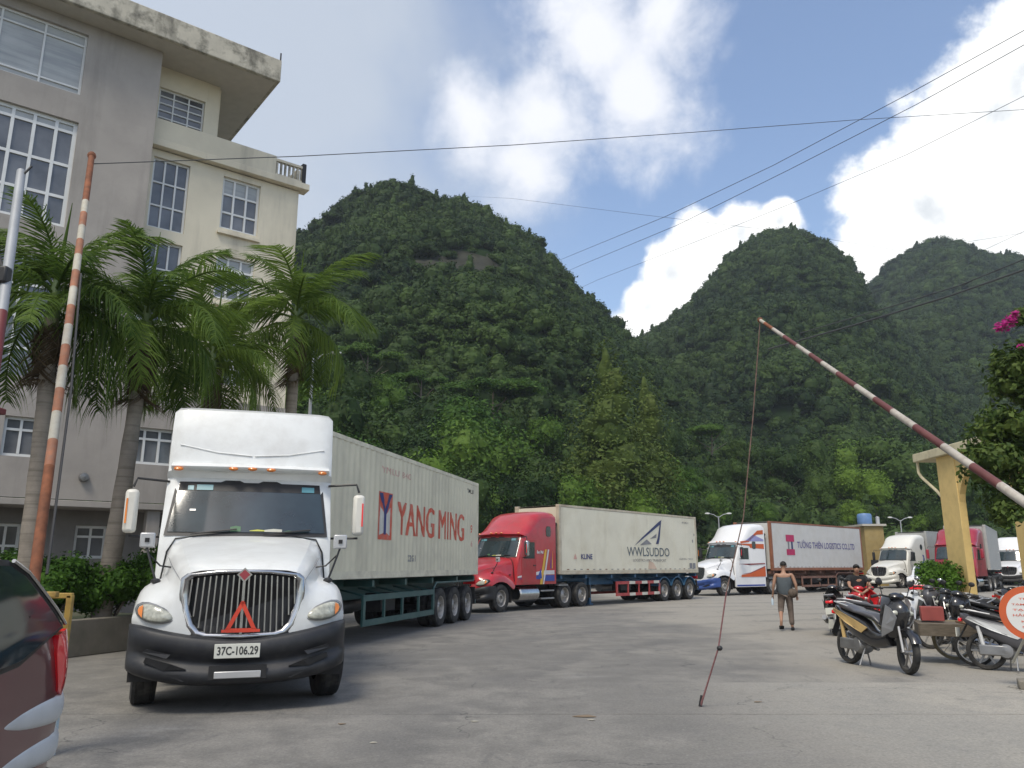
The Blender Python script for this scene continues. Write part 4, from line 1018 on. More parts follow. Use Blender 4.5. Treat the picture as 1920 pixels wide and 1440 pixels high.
text_part('lettering', '6', 1, print_pink, c1, (CW, 11.4, 2.2), Xd, Zd, width=.14, height=.2, wrap=W, cuts=CUTS, bold=.02)

# ------------------------------------------------------------------ lorry 2: red cab, logo container
def stripes_red(T):
    wst = mat('stripe_pale', (.62, .60, .60), .4)
    side_poly(T, 'stripe', [(2.1, 1.30), (3.8, 1.52), (4.58, 1.52), (4.58, 1.36), (3.6, 1.36), (2.1, 1.24)], wst)
    side_poly(T, 'stripe', [(2.1, 1.20), (3.5, 1.33), (4.58, 1.33), (4.58, 1.10), (3.9, 1.10), (3.55, 1.18)], blue)
    side_poly(T, 'stripe', [(3.55, .98), (3.72, .98), (4.05, 2.35), (3.92, 2.35)], yellow, 1.2100)
    side_poly(T, 'stripe', [(3.76, .98), (3.84, .98), (4.22, 2.35), (4.12, 2.35)], wst, 1.2100)
    side_poly(T, 'stripe', [(3.40, 1.25), (3.62, 1.60), (3.70, 1.20)], blue, 1.2120)
    text_part('lettering', 'Sao Mai', .2, wst, T, (1.212, 3.36, 2.18), Xd, Zd, width=.45, height=.13, bold=.01)
    for k in range(2): side_poly(T, 'stripe', [(4.30 + k * .1, 1.6), (4.36 + k * .1, 1.6), (4.36 + k * .1, 2.3)], yellow if k else blue)
cy2 = R(40.4); S2 = .953
c2o = Vector((1.89, 32.15, 0)) - Vector((math.cos(cy2), -math.sin(cy2), 0)) * CW * S2
kp2 = c2o + Vector((math.sin(cy2), math.cos(cy2), 0)) * .95 * S2
def tractor_at(kp, yaw, length, S):        # bumper position from the kingpin
    return kp - Vector((math.sin(yaw), math.cos(yaw), 0)) * (length - 1.35) * S
ty2 = R(38)
tractor('semi_truck', 'red bonneted lorry with sleeper cab and blue and yellow stripes on its door', {'chrome': 0, 'rear_window': 1, 'mirror': chrome, 'sleeper_end': 4.7, 'steer': R(3)}, tractor_at(kp2, ty2, 7.35, S2), -ty2, red, scale=S2, top=3.92, fairing='round', length=7.35, stripes=stripes_red, lower=black)
c2wall = mat('container_cream', (.73, .69, .55), .5, var=.05, vscale=.8, dirt=(.50, .44, .30), dscale=.7, damt=.5, streak=((.34, .28, .20), 1.8, .58, .8, .5, (1, 1, .15)))
c2frame = mat('container_cream_frame', (.52, .47, .36), .6, var=.1, dirt=(.30, .20, .12), dscale=2, damt=.6)
c2 = container('shipping_container', 'cream smooth-sided container with blue wing logo behind the red cab', c2o, -cy2, c2wall, c2frame, S2, corrugated=False)
gr2 = bpy.data.objects
tr_red = mat('guard_red', (.40, .05, .05), .5, var=.2, dirt=(.2, .1, .08), damt=.4)
T2 = trailer('skeletal_trailer', 'blue container trailer with red and white side guard behind the red lorry', c2o, -cy2, tblue, S2, guard='striped', fender=tblue)
for ch in T2.children:
    if ch.name.startswith(('guard_rail', 'guard_post')): ch.data.materials[0] = tr_red
xw = CW + .004
def pr(parent, pts, m, lift=0): return MB().poly([(xw + lift, y, z) for y, z in pts]).build('logo', m, parent, smooth=0)
navy = mat('print_navy', (.03, .04, .12), .5)
pr(c2, [(5.9, 2.62), (8.35, 3.70), (8.55, 3.95), (8.30, 3.86), (6.6, 3.02)], navy)
pr(c2, [(6.4, 2.66), (7.05, 2.95), (7.5, 2.74)], print_grey)
pr(c2, [(8.35, 3.70), (8.50, 3.90), (8.28, 3.0), (8.15, 2.75), (7.9, 2.75), (8.1, 3.05)], navy, .001)
pr(c2, [(7.35, 2.98), (8.0, 3.25), (7.95, 3.05)], print_grey)
text_part('lettering', 'WWLSUDDO', 1, mat('print_slate', (.10, .13, .15), .6), c2, (xw, 5.25, 2.15), Xd, Zd, width=3.95, height=.42, bold=.004)
text_part('lettering', 'LOGISTICS AND TRANSPORT', 1, print_grey, c2, (xw, 5.75, 1.90), Xd, Zd, width=3.1, height=.12)
text_part('lettering', 'KLINE', 1, print_blue, c2, (xw, 1.55, 1.98), Xd, Zd, width=.85, height=.22, bold=.02)
pr(c2, [(1.0, 1.98), (1.25, 1.98), (1.12, 2.22)], print_pink)
text_part('lettering', 'GESU 941', 1, print_grey, c2, (xw, 10.2, 2.0), Xd, Zd, width=1.4, height=.09)
text_part('lettering', '45R1', 1, print_grey, c2, (xw, 10.6, 3.85), Xd, Zd, width=.7, height=.10)
pr(c2, [(11.25, 1.56), (11.55, 1.56), (11.55, 1.84), (11.25, 1.84)], print_grey); pr(c2, [(11.62, 1.56), (11.90, 1.56), (11.90, 1.84), (11.62, 1.84)], print_grey)
pr(c2, [(11.65, 2.9), (11.75, 2.9), (11.75, 3.05), (11.65, 3.05)], print_grey); pr(c2, [(11.85, 3.25), (11.93, 3.25), (11.93, 3.36), (11.85, 3.36)], print_grey)
pr(c2, [(7.1, 1.55), (7.9, 1.55), (7.6, 1.85), (7.2, 1.95)], mat('print_rubbed', (.60, .45, .34), .7))

# ------------------------------------------------------------------ lorry 3: white and orange cab, brown-framed white container
def stripes_orange(T):
    dk = mat('stripe_maroon', (.25, .05, .05), .4)
    side_poly(T, 'stripe', [(2.55, 2.98), (3.2, 3.05), (4.1, 3.62), (4.6, 3.66), (4.6, 3.42), (4.0, 3.38), (3.3, 2.95), (2.6, 2.88)], orange)
    side_poly(T, 'stripe', [(2.4, 2.86), (4.6, 2.86), (4.6, 2.58), (3.4, 2.62), (3.32, 2.74), (2.5, 2.80)], orange)
    side_poly(T, 'stripe', [(3.0, 3.02), (3.7, 3.38), (4.6, 3.12), (4.6, 3.02), (3.6, 3.0)], mat('stripe_lilac', (.30, .30, .55), .4))
    side_poly(T, 'stripe', [(2.3, 1.72), (4.6, 1.78), (4.6, 1.72), (3.2, 1.66)], dk, 1.216)
    side_poly(T, 'stripe', [(2.5, 1.12), (3.3, 1.20), (4.6, 1.55), (4.6, 1.02), (2.5, 1.0)], orange, 1.216)
    side_poly(T, 'stripe', [(2.5, 1.16), (3.3, 1.25), (4.6, 1.62), (4.6, 1.55), (3.3, 1.20)], dk, 1.218)
    side_poly(T, 'stripe', [(2.1, .50), (4.5, .50), (4.5, .58), (2.1, .58)], blue)
cy3 = R(47); c3o = Vector((15.2, 47.2, 0)) - Vector((math.cos(cy3), -math.sin(cy3), 0)) * CW
kp3 = c3o + Vector((math.sin(cy3), math.cos(cy3), 0)) * .95
ty3 = R(56)
white2 = mat('white_paint_clean', (.74, .74, .74), .3, var=.03, dirt=(.5, .48, .44), damt=.15, coat=.4)
tractor('semi_truck', 'white lorry cab with orange swooshes and blue bumper', {'chrome': 0, 'mirror': black, 'sleeper_end': 4.7}, tractor_at(kp3, ty3, 7.2, 1), -ty3, white2, top=4.05, fairing='round', length=7.2, skirt=True, stripes=stripes_orange, lower=mat('bumper_blue', (.03, .07, .25), .4), stack=True)
c3wall = mat('container_pale', (.58, .57, .54), .5, var=.04, dirt=(.48, .44, .36), dscale=.8, damt=.4)
c3frame = mat('container_brown_frame', (.26, .10, .05), .6, var=.2, dirt=(.18, .10, .08), damt=.4)
c3 = container('shipping_container', 'white container in a brown frame with small red logo behind the orange and white cab', c3o, -cy3, c3wall, c3frame, corrugated=False, h=2.85)
t3m = mat('trailer_brown', (.20, .10, .07), .6, var=.2, dirt=(.16, .13, .10), damt=.6)
trailer('skeletal_trailer', 'dusty brown container trailer below the brown-framed container', c3o, -cy3, t3m)
mag = mat('print_magenta', (.45, .02, .10), .5)
pr(c3, [(1.75, 2.25), (2.75, 2.25), (2.75, 2.60), (1.75, 2.60)], mag); pr(c3, [(1.75, 3.05), (2.75, 3.05), (2.75, 3.45), (1.75, 3.45)], mag)
pr(c3, [(1.95, 2.60), (2.12, 2.60), (2.12, 3.05), (1.95, 3.05)], print_grey); pr(c3, [(2.35, 2.60), (2.55, 2.60), (2.55, 3.05), (2.35, 3.05)], navy)
text_part('lettering', 'T\u01afỜNG THIÊN LOGISTICS CO.,LTD', 1, mat('print_violet', (.12, .11, .27), .6), c3, (xw, 3.1, 2.62), Xd, Zd, width=7.9, height=.58, bold=.012)
# ------------------------------------------------------------------ lorries further along the queue
def rig(lbl_t, lbl_c, lbl_r, bx, by, tyaw, cyaw, paint, wall, frame, tparams, **k):
    tl = 7.2; d = Vector((math.sin(tyaw), math.cos(tyaw), 0))
    T = tractor('semi_truck', lbl_t, tparams, (bx, by, 0), -tyaw, paint, length=tl, detail=1, **k)
    kp = Vector((bx, by, 0)) + d * (tl - 1.35)
    o = kp - Vector((math.sin(cyaw), math.cos(cyaw), 0)) * .95
    if lbl_c: container('shipping_container', lbl_c, o, -cyaw, wall, frame)
    if lbl_r: trailer('skeletal_trailer', lbl_r, o, -cyaw, chassis)
    return T
def st4(T):
    side_poly(T, 'stripe', [(4.05, 1.85), (4.25, 1.95), (4.35, 2.25), (4.2, 2.45), (4.45, 2.4), (4.5, 2.1), (4.4, 1.85), (4.2, 1.75)], blue)
    side_poly(T, 'stripe', [(2.5, 1.35), (2.9, 1.62), (2.95, 1.55), (2.55, 1.28)], navy, 1.22)
grey_c = mat('container_grey', (.40, .40, .38), .6, var=.06, dirt=(.3, .28, .25), damt=.3)
cream2 = mat('cream_white_paint', (.70, .69, .63), .35, var=.04, dirt=(.5, .46, .40), damt=.25, coat=.3)
P4 = gp(1636, 1104)
rig('cream white lorry cab with a round sleeper window and blue crescent', 'pale grey ribbed container behind the cream cab', 'trailer under the pale grey container', 27.3, 60.6, R(56), R(52), cream2, grey_c, grey_c, {'chrome': 0, 'round_window': 1, 'rear_window': 1, 'mirror': black, 'sleeper_end': 4.7}, top=4.0, fairing='round', skirt=True, stripes=st4, lower=cream2)
rig('crimson red lorry seen past the yellow pillar', 'plain grey ribbed container behind the crimson cab', 'trailer under the plain grey container', 26.6, 49.6, R(42), R(34), crimson, grey_c, grey_c, {'chrome': 1, 'mirror': crimson, 'sleeper_end': 4.7}, top=4.05, fairing='round', lower=white)
rig('white lorry at the far right end of the queue', None, None, 41.6, 68.0, R(40), R(45), white2, grey_c, grey_c, {'chrome': 0, 'mirror': redlens, 'sleeper_end': 4.5}, top=4.1, fairing='round', lower=chassis)
rig('white lorry almost hidden between the cream container and the orange-striped cab', 'pale container hidden behind the brown-framed one', 'trailer under the hidden pale container', 14.0, 58.5, R(42), R(47), white2, grey_c, grey_c, {'chrome': 0, 'mirror': black, 'sleeper_end': 4.5}, top=3.95, fairing='round', lower=white2)
# ------------------------------------------------------------------ palms
frond_m = leafmat('palm_frond', (.026, .068, .012), (.200, .290, .050), .5, .45)
frond_dry = leafmat('palm_frond_dry', (.055, .035, .020), (.10, .075, .035), .4)
trunk_m = mat('palm_trunk', (.235, .205, .170), .9, var=.18, vscale=2, dirt=(.12, .10, .075), dscale=3, damt=.6, bump=.3, bscale=25, streak=((.10, .085, .065), 1.2, .5, .62, .6, (.3, .3, 9)))
def frond_mesh(seed, Ln, droop, m, hang=.75, lw=.017, n=64):
    r = random.Random(seed); b = MB(); pts = []
    p = Vector((0, 0, 0)); e = 0.0; k = 16
    for i in range(k + 1):
        pts.append(p.copy()); ang = -droop * (i / k) ** 1.3
        p = p + Vector((0, math.cos(ang), math.sin(ang))) * (Ln / k)
    b.tube(pts, [.034 * (1 - .85 * i / k) for i in range(k + 1)], 5)
    for i in range(n):
        t = .10 + .90 * i / n; f = t * k; a = min(int(f), k - 1); q = pts[a].lerp(pts[a + 1], f - a)
        dr = (pts[a + 1] - pts[a]).normalized()
        ll = Ln * .24 * math.sin(math.pi * min(1, (.12 + t * .86))) ** .55 * r.uniform(.70, 1.15)
        for s in (-1, 1):
            d = (Vector((s, 0, 0)) * 1.0 + dr * r.uniform(.55, .9) + Vector((0, 0, r.uniform(-.25, .35)))).normalized()
            w_ = dr.cross(d).normalized() * .0 + dr * lw * r.uniform(.8, 1.2)
            h = hang * r.uniform(.35, 1.6)
            p1 = q + d * ll * .45 + Vector((0, 0, -.10 * ll * h)); p2 = q + d * ll * .80 + Vector((0, 0, -.55 * ll * h)); p3 = q + d * ll * .92 + Vector((0, 0, -1.0 * ll * h))
            i0 = [b.V(q - w_), b.V(q + w_), b.V(p1 + w_ * 1.1), b.V(p1 - w_ * 1.1), b.V(p2 + w_ * .8), b.V(p2 - w_ * .8), b.V(p3)]
            b.F(i0[0], i0[1], i0[2], i0[3]); b.F(i0[3], i0[2], i0[4], i0[5]); b.F(i0[5], i0[4], i0[6])
    return b.mesh('frond', m, 0)
FR = [frond_mesh(1, 2.5, 1.5, frond_m), frond_mesh(2, 2.7, 1.9, frond_m, .9), frond_mesh(3, 2.4, 1.1, frond_m, .6), frond_mesh(4, 2.6, 2.3, frond_m, 1.1)]
FRD = frond_mesh(5, 2.3, 2.2, frond_dry, 1.3)
def palm(label, base, top, crown_s, r0, nf, seed, lean=0, dry=1, shaft=1.0):
    r = random.Random(seed); base, top = Vector(base), Vector(top)
    T = thing('palm_tree', label, 'palm tree', base, 0, 'palms in the planting bed')
    v = top - base; h = v.length
    b = MB(); pts, rs = [], []
    for i in range(15):
        t = i / 14; pts.append(v * t + Vector((lean * math.sin(t * 3.1), 0, 0))); rs.append(r0 * (1.12 - .30 * t + .06 * math.sin(t * 5)) + (.010 if i % 2 else 0))
    b.tube(pts, rs, 14).build('trunk', trunk_m, T)
    cs = MB().tube([v, v + Vector((0, 0, .35 * shaft)), v + Vector((0, 0, .9 * shaft))], [r0 * .8, r0 * .72, r0 * .3], 12).build('crownshaft', mat('crownshaft', (.10, .15, .05), .6) if 'crownshaft' not in bpy.data.materials else bpy.data.materials['crownshaft'], T)
    for i in range(nf):
        a = i * 2.39996 + r.uniform(-.2, .2); t = i / nf
        o = link(bpy.data.objects.new('frond', FR[(3, 1, 0, 2)[min(3, int(t * 4))]] if r.random() < .8 else FR[r.randrange(4)]), T)
        o.location = v + Vector((0, 0, (.25 + .55 * t) * shaft))
        tilt = R(-12 + 88 * t + r.uniform(-8, 8))
        o.rotation_euler = Euler((tilt, r.uniform(-.3, .3), a), 'XYZ'); o.scale = (crown_s * r.uniform(.88, 1.1),) * 3
    for i in range(dry):
        o = link(bpy.data.objects.new('dry_frond', FRD), T); o.location = v + Vector((0, 0, .1)); a = (2.2, 4.1, .4)[i % 3] + seed
        o.rotation_euler = Euler((R(-55), 0, a), 'XYZ'); o.scale = (crown_s * .8,) * 3
    if nf > 14:      # spear leaf
        MB().tube([v + Vector((0, 0, .7)), v + Vector((.05, 0, 1.6)), v + Vector((.10, 0, 2.5))], [.05, .035, .006], 6).build('spear_leaf', frond_m, T)
    return T
palm('thick-trunked palm at the far left behind the striped pole', at(58, 1105, 15.2) * Vector((1, 1, 0)) if False else (-8.95, 15.0, 0), (-9.15, 15.0, 6.4), 1.0, .165, 20, 4, .05, 3)
palm('leaning palm between the striped pole and the white lorry', (-8.05, 16.0, 0), (-7.75, 16.0, 6.2), .98, .165, 19, 8, .05, 3)
palm('short dark palm just above the roof fairing of the white lorry', (-7.45, 19.0, 0), (-7.45, 19.0, 6.1), .98, .15, 18, 15, 0, 1)
palm('tall palm at the right-hand corner of the cream building', (-5.95, 21.0, 0), (-6.0, 21.0, 7.9), 1.1, .17, 20, 21, 0, 2)
palm('bright green palm top between the building and the tall corner palm', (-8.2, 21.5, 0), (-8.2, 21.5, 7.0), .75, .13, 14, 33, 0, 0)

# bed with round bushes
plant_w = mat('planter_concrete', (.22, .20, .165), .9, var=.15, dirt=(.12, .12, .08), dscale=2, damt=.6)
pb = thing('planter_wall', 'low mossy concrete edge of the planting bed left of the white lorry', 'planter', (0, 0, 0))
MB().box((-7.55, 16.5, .33), (.22, 4.6, .66), R(-20)).build('wall', plant_w, pb, bevel=.02)
MB().box((-10.35, 14.75, .33), (4.3, .22, .66), R(8)).build('wall', plant_w, pb, bevel=.02)
tag(MB().prism([(-12.4, 14.4, .02), (-8.25, 14.95, .02), (-6.75, 18.6, .02), (-12.4, 21, .02)], (0, 0, .5)).build('planting_soil', earth), kind='structure')
for i, (x, y, r_, h, lb) in enumerate(((-8.55, 15.75, .78, 1.15, 'clipped round bush nearest the striped pole'), (-7.85, 16.6, .72, 1.05, 'clipped round bush in the middle of the planting bed'), (-7.35, 17.6, .8, 1.35, 'dark bush behind the left mirror of the white lorry'), (-9.6, 15.9, .8, 1.2, 'bush behind the maroon car'))):
    t = thing('round_bush', lb, 'bush', (x - .1, y - .45, .42), 0, 'bushes in the planting bed')
    st_ = MB()
    for k in range(5): a = k * 1.26; st_.tube([(0, 0, -.1), (math.cos(a) * r_ * .3, math.sin(a) * r_ * .3, h * .35), (math.cos(a) * r_ * .5, math.sin(a) * r_ * .5, h * .65)], .02, 5)
    q = st_.build('stems', bark, t); q['kind'] = 'stuff'
    h *= 1.25; r_ *= 1.12; o = crown_mb(60 + i, r_, h * .5, 6500, .075, 12, 'round', .72).build('foliage', fol_bush, t, smooth=0); o.location = (0, 0, h * .55)

# ------------------------------------------------------------------ striped barrier poles, left
ora = mat('faded_orange_stripe', (.31, .125, .065), .75, var=.25, vscale=8, dirt=(.22, .16, .12), dscale=14, damt=.7)
wsp = mat('faded_white_stripe', (.44, .42, .35), .75, var=.12, dirt=(.30, .20, .12), dscale=10, damt=.5)
def striped(name, label, a, c, r0, r1, bands, grp=None, over=0):
    a, c = Vector(a), Vector(c); T = thing(name, label, 'barrier', a, 0, grp)
    v = c - a; t0 = 0; tot = sum(l for l, _ in bands)
    for l, m in bands:
        t1_ = t0 + l / tot
        MB().tube([v * t0, v * ((t0 + t1_) / 2), v * t1_], [r0 + (r1 - r0) * t0, r0 + (r1 - r0) * (t0 + t1_) / 2, r0 + (r1 - r0) * t1_], 14, cap=True).build('band', m, T)
        t0 = t1_
    return T
pa, pc_ = at(62, 1100, 6.7), at(172, 292, 9.6)
LB = striped('barrier_pole', 'tall raised barrier pole with rusty orange and white bands, left', pa, pc_, .046, .038,
             [(3.2, rust), (.8, ora), (.9, wsp), (.8, ora), (.8, wsp), (.8, ora), (.8, wsp), (.8, ora), (.8, wsp), (.75, ora), (.75, wsp), (.75, ora), (.7, wsp), (.7, ora), (.65, wsp), (2.2, rust), (.5, rust)])
MB().ball(tuple(pc_ - pa), (.055, .055, .06), 10, 6).build('cap', rust, LB)
MB().tube([tuple(pa * 0 + Vector((.10, 0, .1))), tuple((pc_ - pa) * .34 + Vector((.10, .02, 0))), tuple((pc_ - pa) * .62 + Vector((.06, 0, 0)))], .012, 6).build('pull_rope', print_black, LB)
gy_b = mat('galvanised', (.33, .345, .36), .6, .2, var=.15, dirt=(.2, .2, .2), dscale=6, damt=.4)
dred = mat('dark_red_paint', (.14, .022, .022), .6, var=.2)
pal = mat('pale_blue_paint', (.42, .50, .52), .6, var=.1)
qa, qc = at(-70, 1120, 5.4), at(40, 322, 7.4)
RB = striped('barrier_pole', 'grey and dark red raised pole at the left edge with a cable clamp', qa, qc, .046, .042, [(4.0, pal), (2.8, dred), (5.2, gy_b)])
vv = qc - qa
MB().box(tuple(vv * .66 + Vector((.0, -.06, 0))), (.12, .10, .16)).build('clamp', black, RB, bevel=.02)
MB().tube([tuple(vv * .66), tuple(vv * .72 + Vector((-.12, 0, .05))), tuple(vv * .80 + Vector((-.35, 0, .10)))], .014, 6).build('cable', print_black, RB)
MB().box(tuple(vv * .335 + Vector((0, 0, 0))), (.20, .14, .05)).build('collar', dred, RB, bevel=.01)
MB().tube([tuple(vv * .98), tuple(vv + Vector((.10, 0, .06)))], .012, 5).build('hook', print_black, RB)
yel = mat('gate_yellow', (.40, .26, .06), .7, var=.25, vscale=8, dirt=(.20, .10, .05), dscale=9, damt=.6)
gs_ = thing('barrier_stand', 'rusty yellow tubular stand holding the left barrier pole', 'stand', (0, 0, 0))
for i, (u0, u1) in enumerate(((80, 91), (100, 107))):
    p = at((u0 + u1) / 2, 1118, 7.2)
    MB().box((p.x, 7.2 + .25 * i, (p.z + .78) / 2 + .0), (.052, .05, p.z - .78)).build('post', yel, gs_, bevel=.006)
    MB().box((p.x, 7.2 + .25 * i, .39), (.05, .048, .78)).build('post', pal, gs_, bevel=.006)
pL, pR = at(56, 1119, 7.2), at(108, 1117, 7.2)
MB().box(((pL.x + pR.x) / 2, 7.2, pL.z + .02), (pR.x - pL.x, .06, .05)).build('crossbar', yel, gs_, bevel=.008)
MB().box(((pL.x + pR.x) / 2, 7.45, pL.z - .0), (pR.x - pL.x, .05, .05)).build('crossbar', yel, gs_, bevel=.008)
MB().box((pL.x, 7.2, pL.z / 2), (.14, .12, pL.z)).build('post', rust, gs_)
MB().ball((pR.x + .02, 7.2, .62), .035, 8, 6).build('red_lamp', redlens, gs_)

# ------------------------------------------------------------------ raised barrier, right
ra_, rc_ = Vector((3.32, 3.0, .80)), at(1425, 600, 9.5)
rw, rr_ = mat('barrier_white', (.42, .39, .34), .6, var=.15, dirt=(.22, .15, .12), dscale=14, damt=.7), mat('barrier_red', (.13, .04, .038), .65, var=.25, dirt=(.12, .06, .05), dscale=12, damt=.6)
bands = []
for k in range(9): bands += [(1.0, rw), (.85 if k % 2 else 1.1, rr_)]
bands += [(1.0, rw), (.8, rust), (.5, wsp)]
BR = striped('boom_barrier', 'long red and white barrier arm raised across the right half', ra_, rc_, .036, .020, bands)
MB().ball(tuple(rc_ - ra_), (.035, .035, .035), 8, 6).build('cap', rust, BR)
bs = thing('barrier_post', 'steel pivot post of the right-hand barrier, out of view', 'post', (3.34, 2.95, 0))
MB().box((.11, 0, .5), (.12, .25, 1.0)).build('plate', rust, bs, bevel=.01); MB().box((-.11, 0, .5), (.12, .25, 1.0)).build('plate', rust, bs, bevel=.01)
MB().box((0, -.75, .55), (.3, .3, .3)).build('counterweight', chassis, bs, bevel=.01)
rope_m = mat('rope_brown', (.16, .10, .08), .9, var=.3, vscale=20); pinkr = mat('rope_pink', (.22, .10, .10), .9, var=.3, vscale=20)
rp = [rc_ + Vector((0, 0, -.02)), at(1412, 780, 9.52), at(1394, 970, 9.58), at(1362, 1110, 9.62), at(1347, 1215, 9.66), gp(1313, 1326)]
RO = thing('pull_rope', 'thin rope hanging from the tip of the raised barrier arm to the ground', 'rope', rp[0])
loc = [p - rp[0] for p in rp]
MB().tube([tuple(p) for p in loc[:4]], .007, 6).build('cord', rope_m, RO)
MB().tube([tuple(p) for p in loc[3:5]], .009, 6).build('cord', pinkr, RO)
MB().tube([tuple(loc[4]), tuple(loc[4].lerp(loc[5], .5)), tuple(loc[5])], [.010, .010, .013], 8).build('rod', pinkr, RO)
MB().ball(tuple(loc[4] + Vector((.01, -.02, 0))), (.035, .035, .03), 10, 6).build('weight', black, RO)
MB().tube([tuple(loc[5] + Vector((0, 0, .01))), tuple(loc[5] + Vector((.03, .0, .13)))], .022, 8).build('foot', chassis, RO)
stn = mat('ground_stain', (.20, .15, .10), .9, var=.2)

# ------------------------------------------------------------------ overhead cables
wirem = mat('cable_black', (.05, .055, .06), .7)
def wire(label, P, r=.012, sag=0):
    pts = [Vector(p) for p in P]
    if len(pts) == 2:
        a, c = pts; pts = [a.lerp(c, t / 16) + Vector((0, 0, -sag * 4 * (t / 16) * (1 - t / 16))) for t in range(17)]
    o = MB().tube([tuple(p) for p in pts], r * .62, 6, cap=False).build('cable', wirem); tag(o, label, 'cable', 'overhead cables'); return o
wire('long cable from the left barrier pole across the whole sky', [pc_ + Vector((0, 0, -.12)), at(560, 293, 11.5), at(960, 272, 13.5), at(1300, 248, 15.5), at(1600, 225, 17.5), at(1960, 203, 20)], .011)
wire('upper of two slanting cables before the white cloud', [at(1000, 508, 215), at(1080, 475, 60), at(1250, 405, 40), at(1450, 310, 34), at(1700, 178, 28), at(1960, 35, 23)], .022)
wire('lower of two slanting cables before the white cloud', [at(1010, 532, 215), at(1090, 497, 60), at(1270, 422, 40), at(1480, 318, 34), at(1720, 195, 28), at(1960, 62, 23)], .022)
wire('slanting cable over the middle peak', [at(1040, 562, 215), at(1120, 525, 60), at(1300, 455, 43), at(1500, 375, 38), at(1700, 290, 33), at(1960, 160, 27)], .018)
wire('faint cable crossing between the first two peaks', [at(880, 368, 230), at(960, 372, 80), at(1200, 402, 62), at(1450, 432, 65), at(1700, 472, 68), at(1960, 430, 70)], .022)
wire('thick dark cable over the right-hand hill', [at(1440, 655, 34), at(1600, 610, 30), at(1780, 555, 26), at(1960, 492, 23)], .055)
wire('dark cable just above the thick one on the right-hand hill', [at(1500, 625, 34), at(1680, 572, 30), at(1800, 535, 27), at(1960, 470, 24)], .036)
wire('fine cable running down to the saddle at the right', [at(1620, 555, 52), at(1800, 490, 48), at(1960, 415, 44)], .018)
# lamp posts and the like in the distance
def lamp_post(label, u, vt, Y, two=True, r=.06):
    p = at(u, vt, Y); T = thing('street_lamp', label, 'street lamp', (p.x, Y, 0), 0, 'lamp posts along the yard')
    MB().tube([(0, 0, -.5), (0, 0, p.z * .6), (0, 0, p.z)], [r * 1.3, r, r * .7], 8).build('post', gy_b, T)
    for s in ((-1, 1) if two else (1,)):
        MB().tube([(0, 0, p.z - .1), (s * .35, 0, p.z + .12), (s * .7, 0, p.z + .2)], .03, 6).build('arm', gy_b, T)
        MB().ball((s * .8, 0, p.z + .2), (.20, .10, .06), 10, 6).build('lamp_head', white, T)
lamp_post('thin pale lamp post right of the corner palm', 587, 672, 27, False, .07)
lamp_post('double-headed white lamp behind the logo container', 1347, 968, 59)
lamp_post('double-headed white lamp above the cream cab', 1688, 975, 64)
o = thing('water_tank', 'blue water tank on the flat roof behind the brown-framed container', 'water tank', at(1637, 985, 66))
MB().lathe([(0, 0), (.55, 0), (.58, .1), (.58, .75), (.5, .88), (0, .95)], 16, 'Z').build('tank', mat('tank_blue', (.12, .22, .42), .5), o)
MB().lathe([(0, 0), (.16, 0), (.16, .62), (0, .68)], 12, 'Z', (1.1, 0, 0)).build('canister', silver, o)
hp = at(1636, 985, 67); hs = thing('low_house', 'low ochre building half hidden behind the lorry queue', 'building', (hp.x, 66.6, 0))
MB().box((0, 2, hp.z / 2), (1.6, 3.5, hp.z)).build('wall', mat('ochre_wall', (.34, .25, .10), .9, var=.15, dirt=(.2, .17, .1)), hs)
MB().box((0, 2, hp.z + .02), (2.0, 3.9, .16)).build('roof', soffm, hs)
MB().box((0, .23, 1.6), (1.0, .06, 1.0)).build('window', darkm, hs)
o['label'] = 'blue water tank standing on the flat roof of the low ochre building'
o.location.z = hp.z + .1; o.location.y = 67.5

# ------------------------------------------------------------------ yellow porch on the right
ym = mat('yellow_wall', (.74, .55, .23), .85, var=.07, vscale=1.2, dirt=(.38, .28, .12), dscale=3, damt=.35, bump=.1, bscale=30, streak=((.30, .22, .12), 2, .6, .8, .4, (1, 1, .15)))
ycr = mat('cream_slab_edge', (.64, .58, .40), .85, var=.1, dirt=(.25, .22, .14), dscale=4, damt=.5)
PO = thing('gate_porch', 'pale yellow arched gate porch with a cream roof slab at the right', 'porch', (13.0, 23.62, 0))
MB().box((.10, 0, 2.42), (.22, .96, 4.84)).build('pillar', ym, PO, bevel=.012)
MB().box((.12, .0, .06), (.8, 1.3, .14)).build('plinth', mat('plinth_brick', (.34, .20, .11), .9, var=.2), PO, bevel=.01)
MB().box((.10, -3.42, 2.42), (.22, .96, 4.84)).build('pillar', ym, PO, bevel=.012)
MB().prism([(.02, y, z) for y, z in [(-.48, 3.3)] + [(-1.71 + 1.23 * math.cos(a), 3.3 + 1.15 * math.sin(a)) for a in [R(q) for q in range(6, 175, 12)]] + [(-2.94, 3.3), (-2.94, 4.84), (-.48, 4.84)]], (.17, 0, 0)).build('arch', ym, PO, smooth=0)
MB().box((2.3, -2.1, 4.97), (4.9, 7.4, .26)).build('roof_slab', ycr, PO, bevel=.02)
MB().box((4.3, -1.6, 2.42), (.2, 6.5, 4.84)).build('wall', ym, PO)
MB().tube([(-.06, 1.5, 4.84), (-.06, 1.49, 4.5), (-.03, 1.4, 4.35), (.06, .75, 3.85), (.08, .5, 3.62)], .045, 8).build('drain_pipe', ycr, PO)
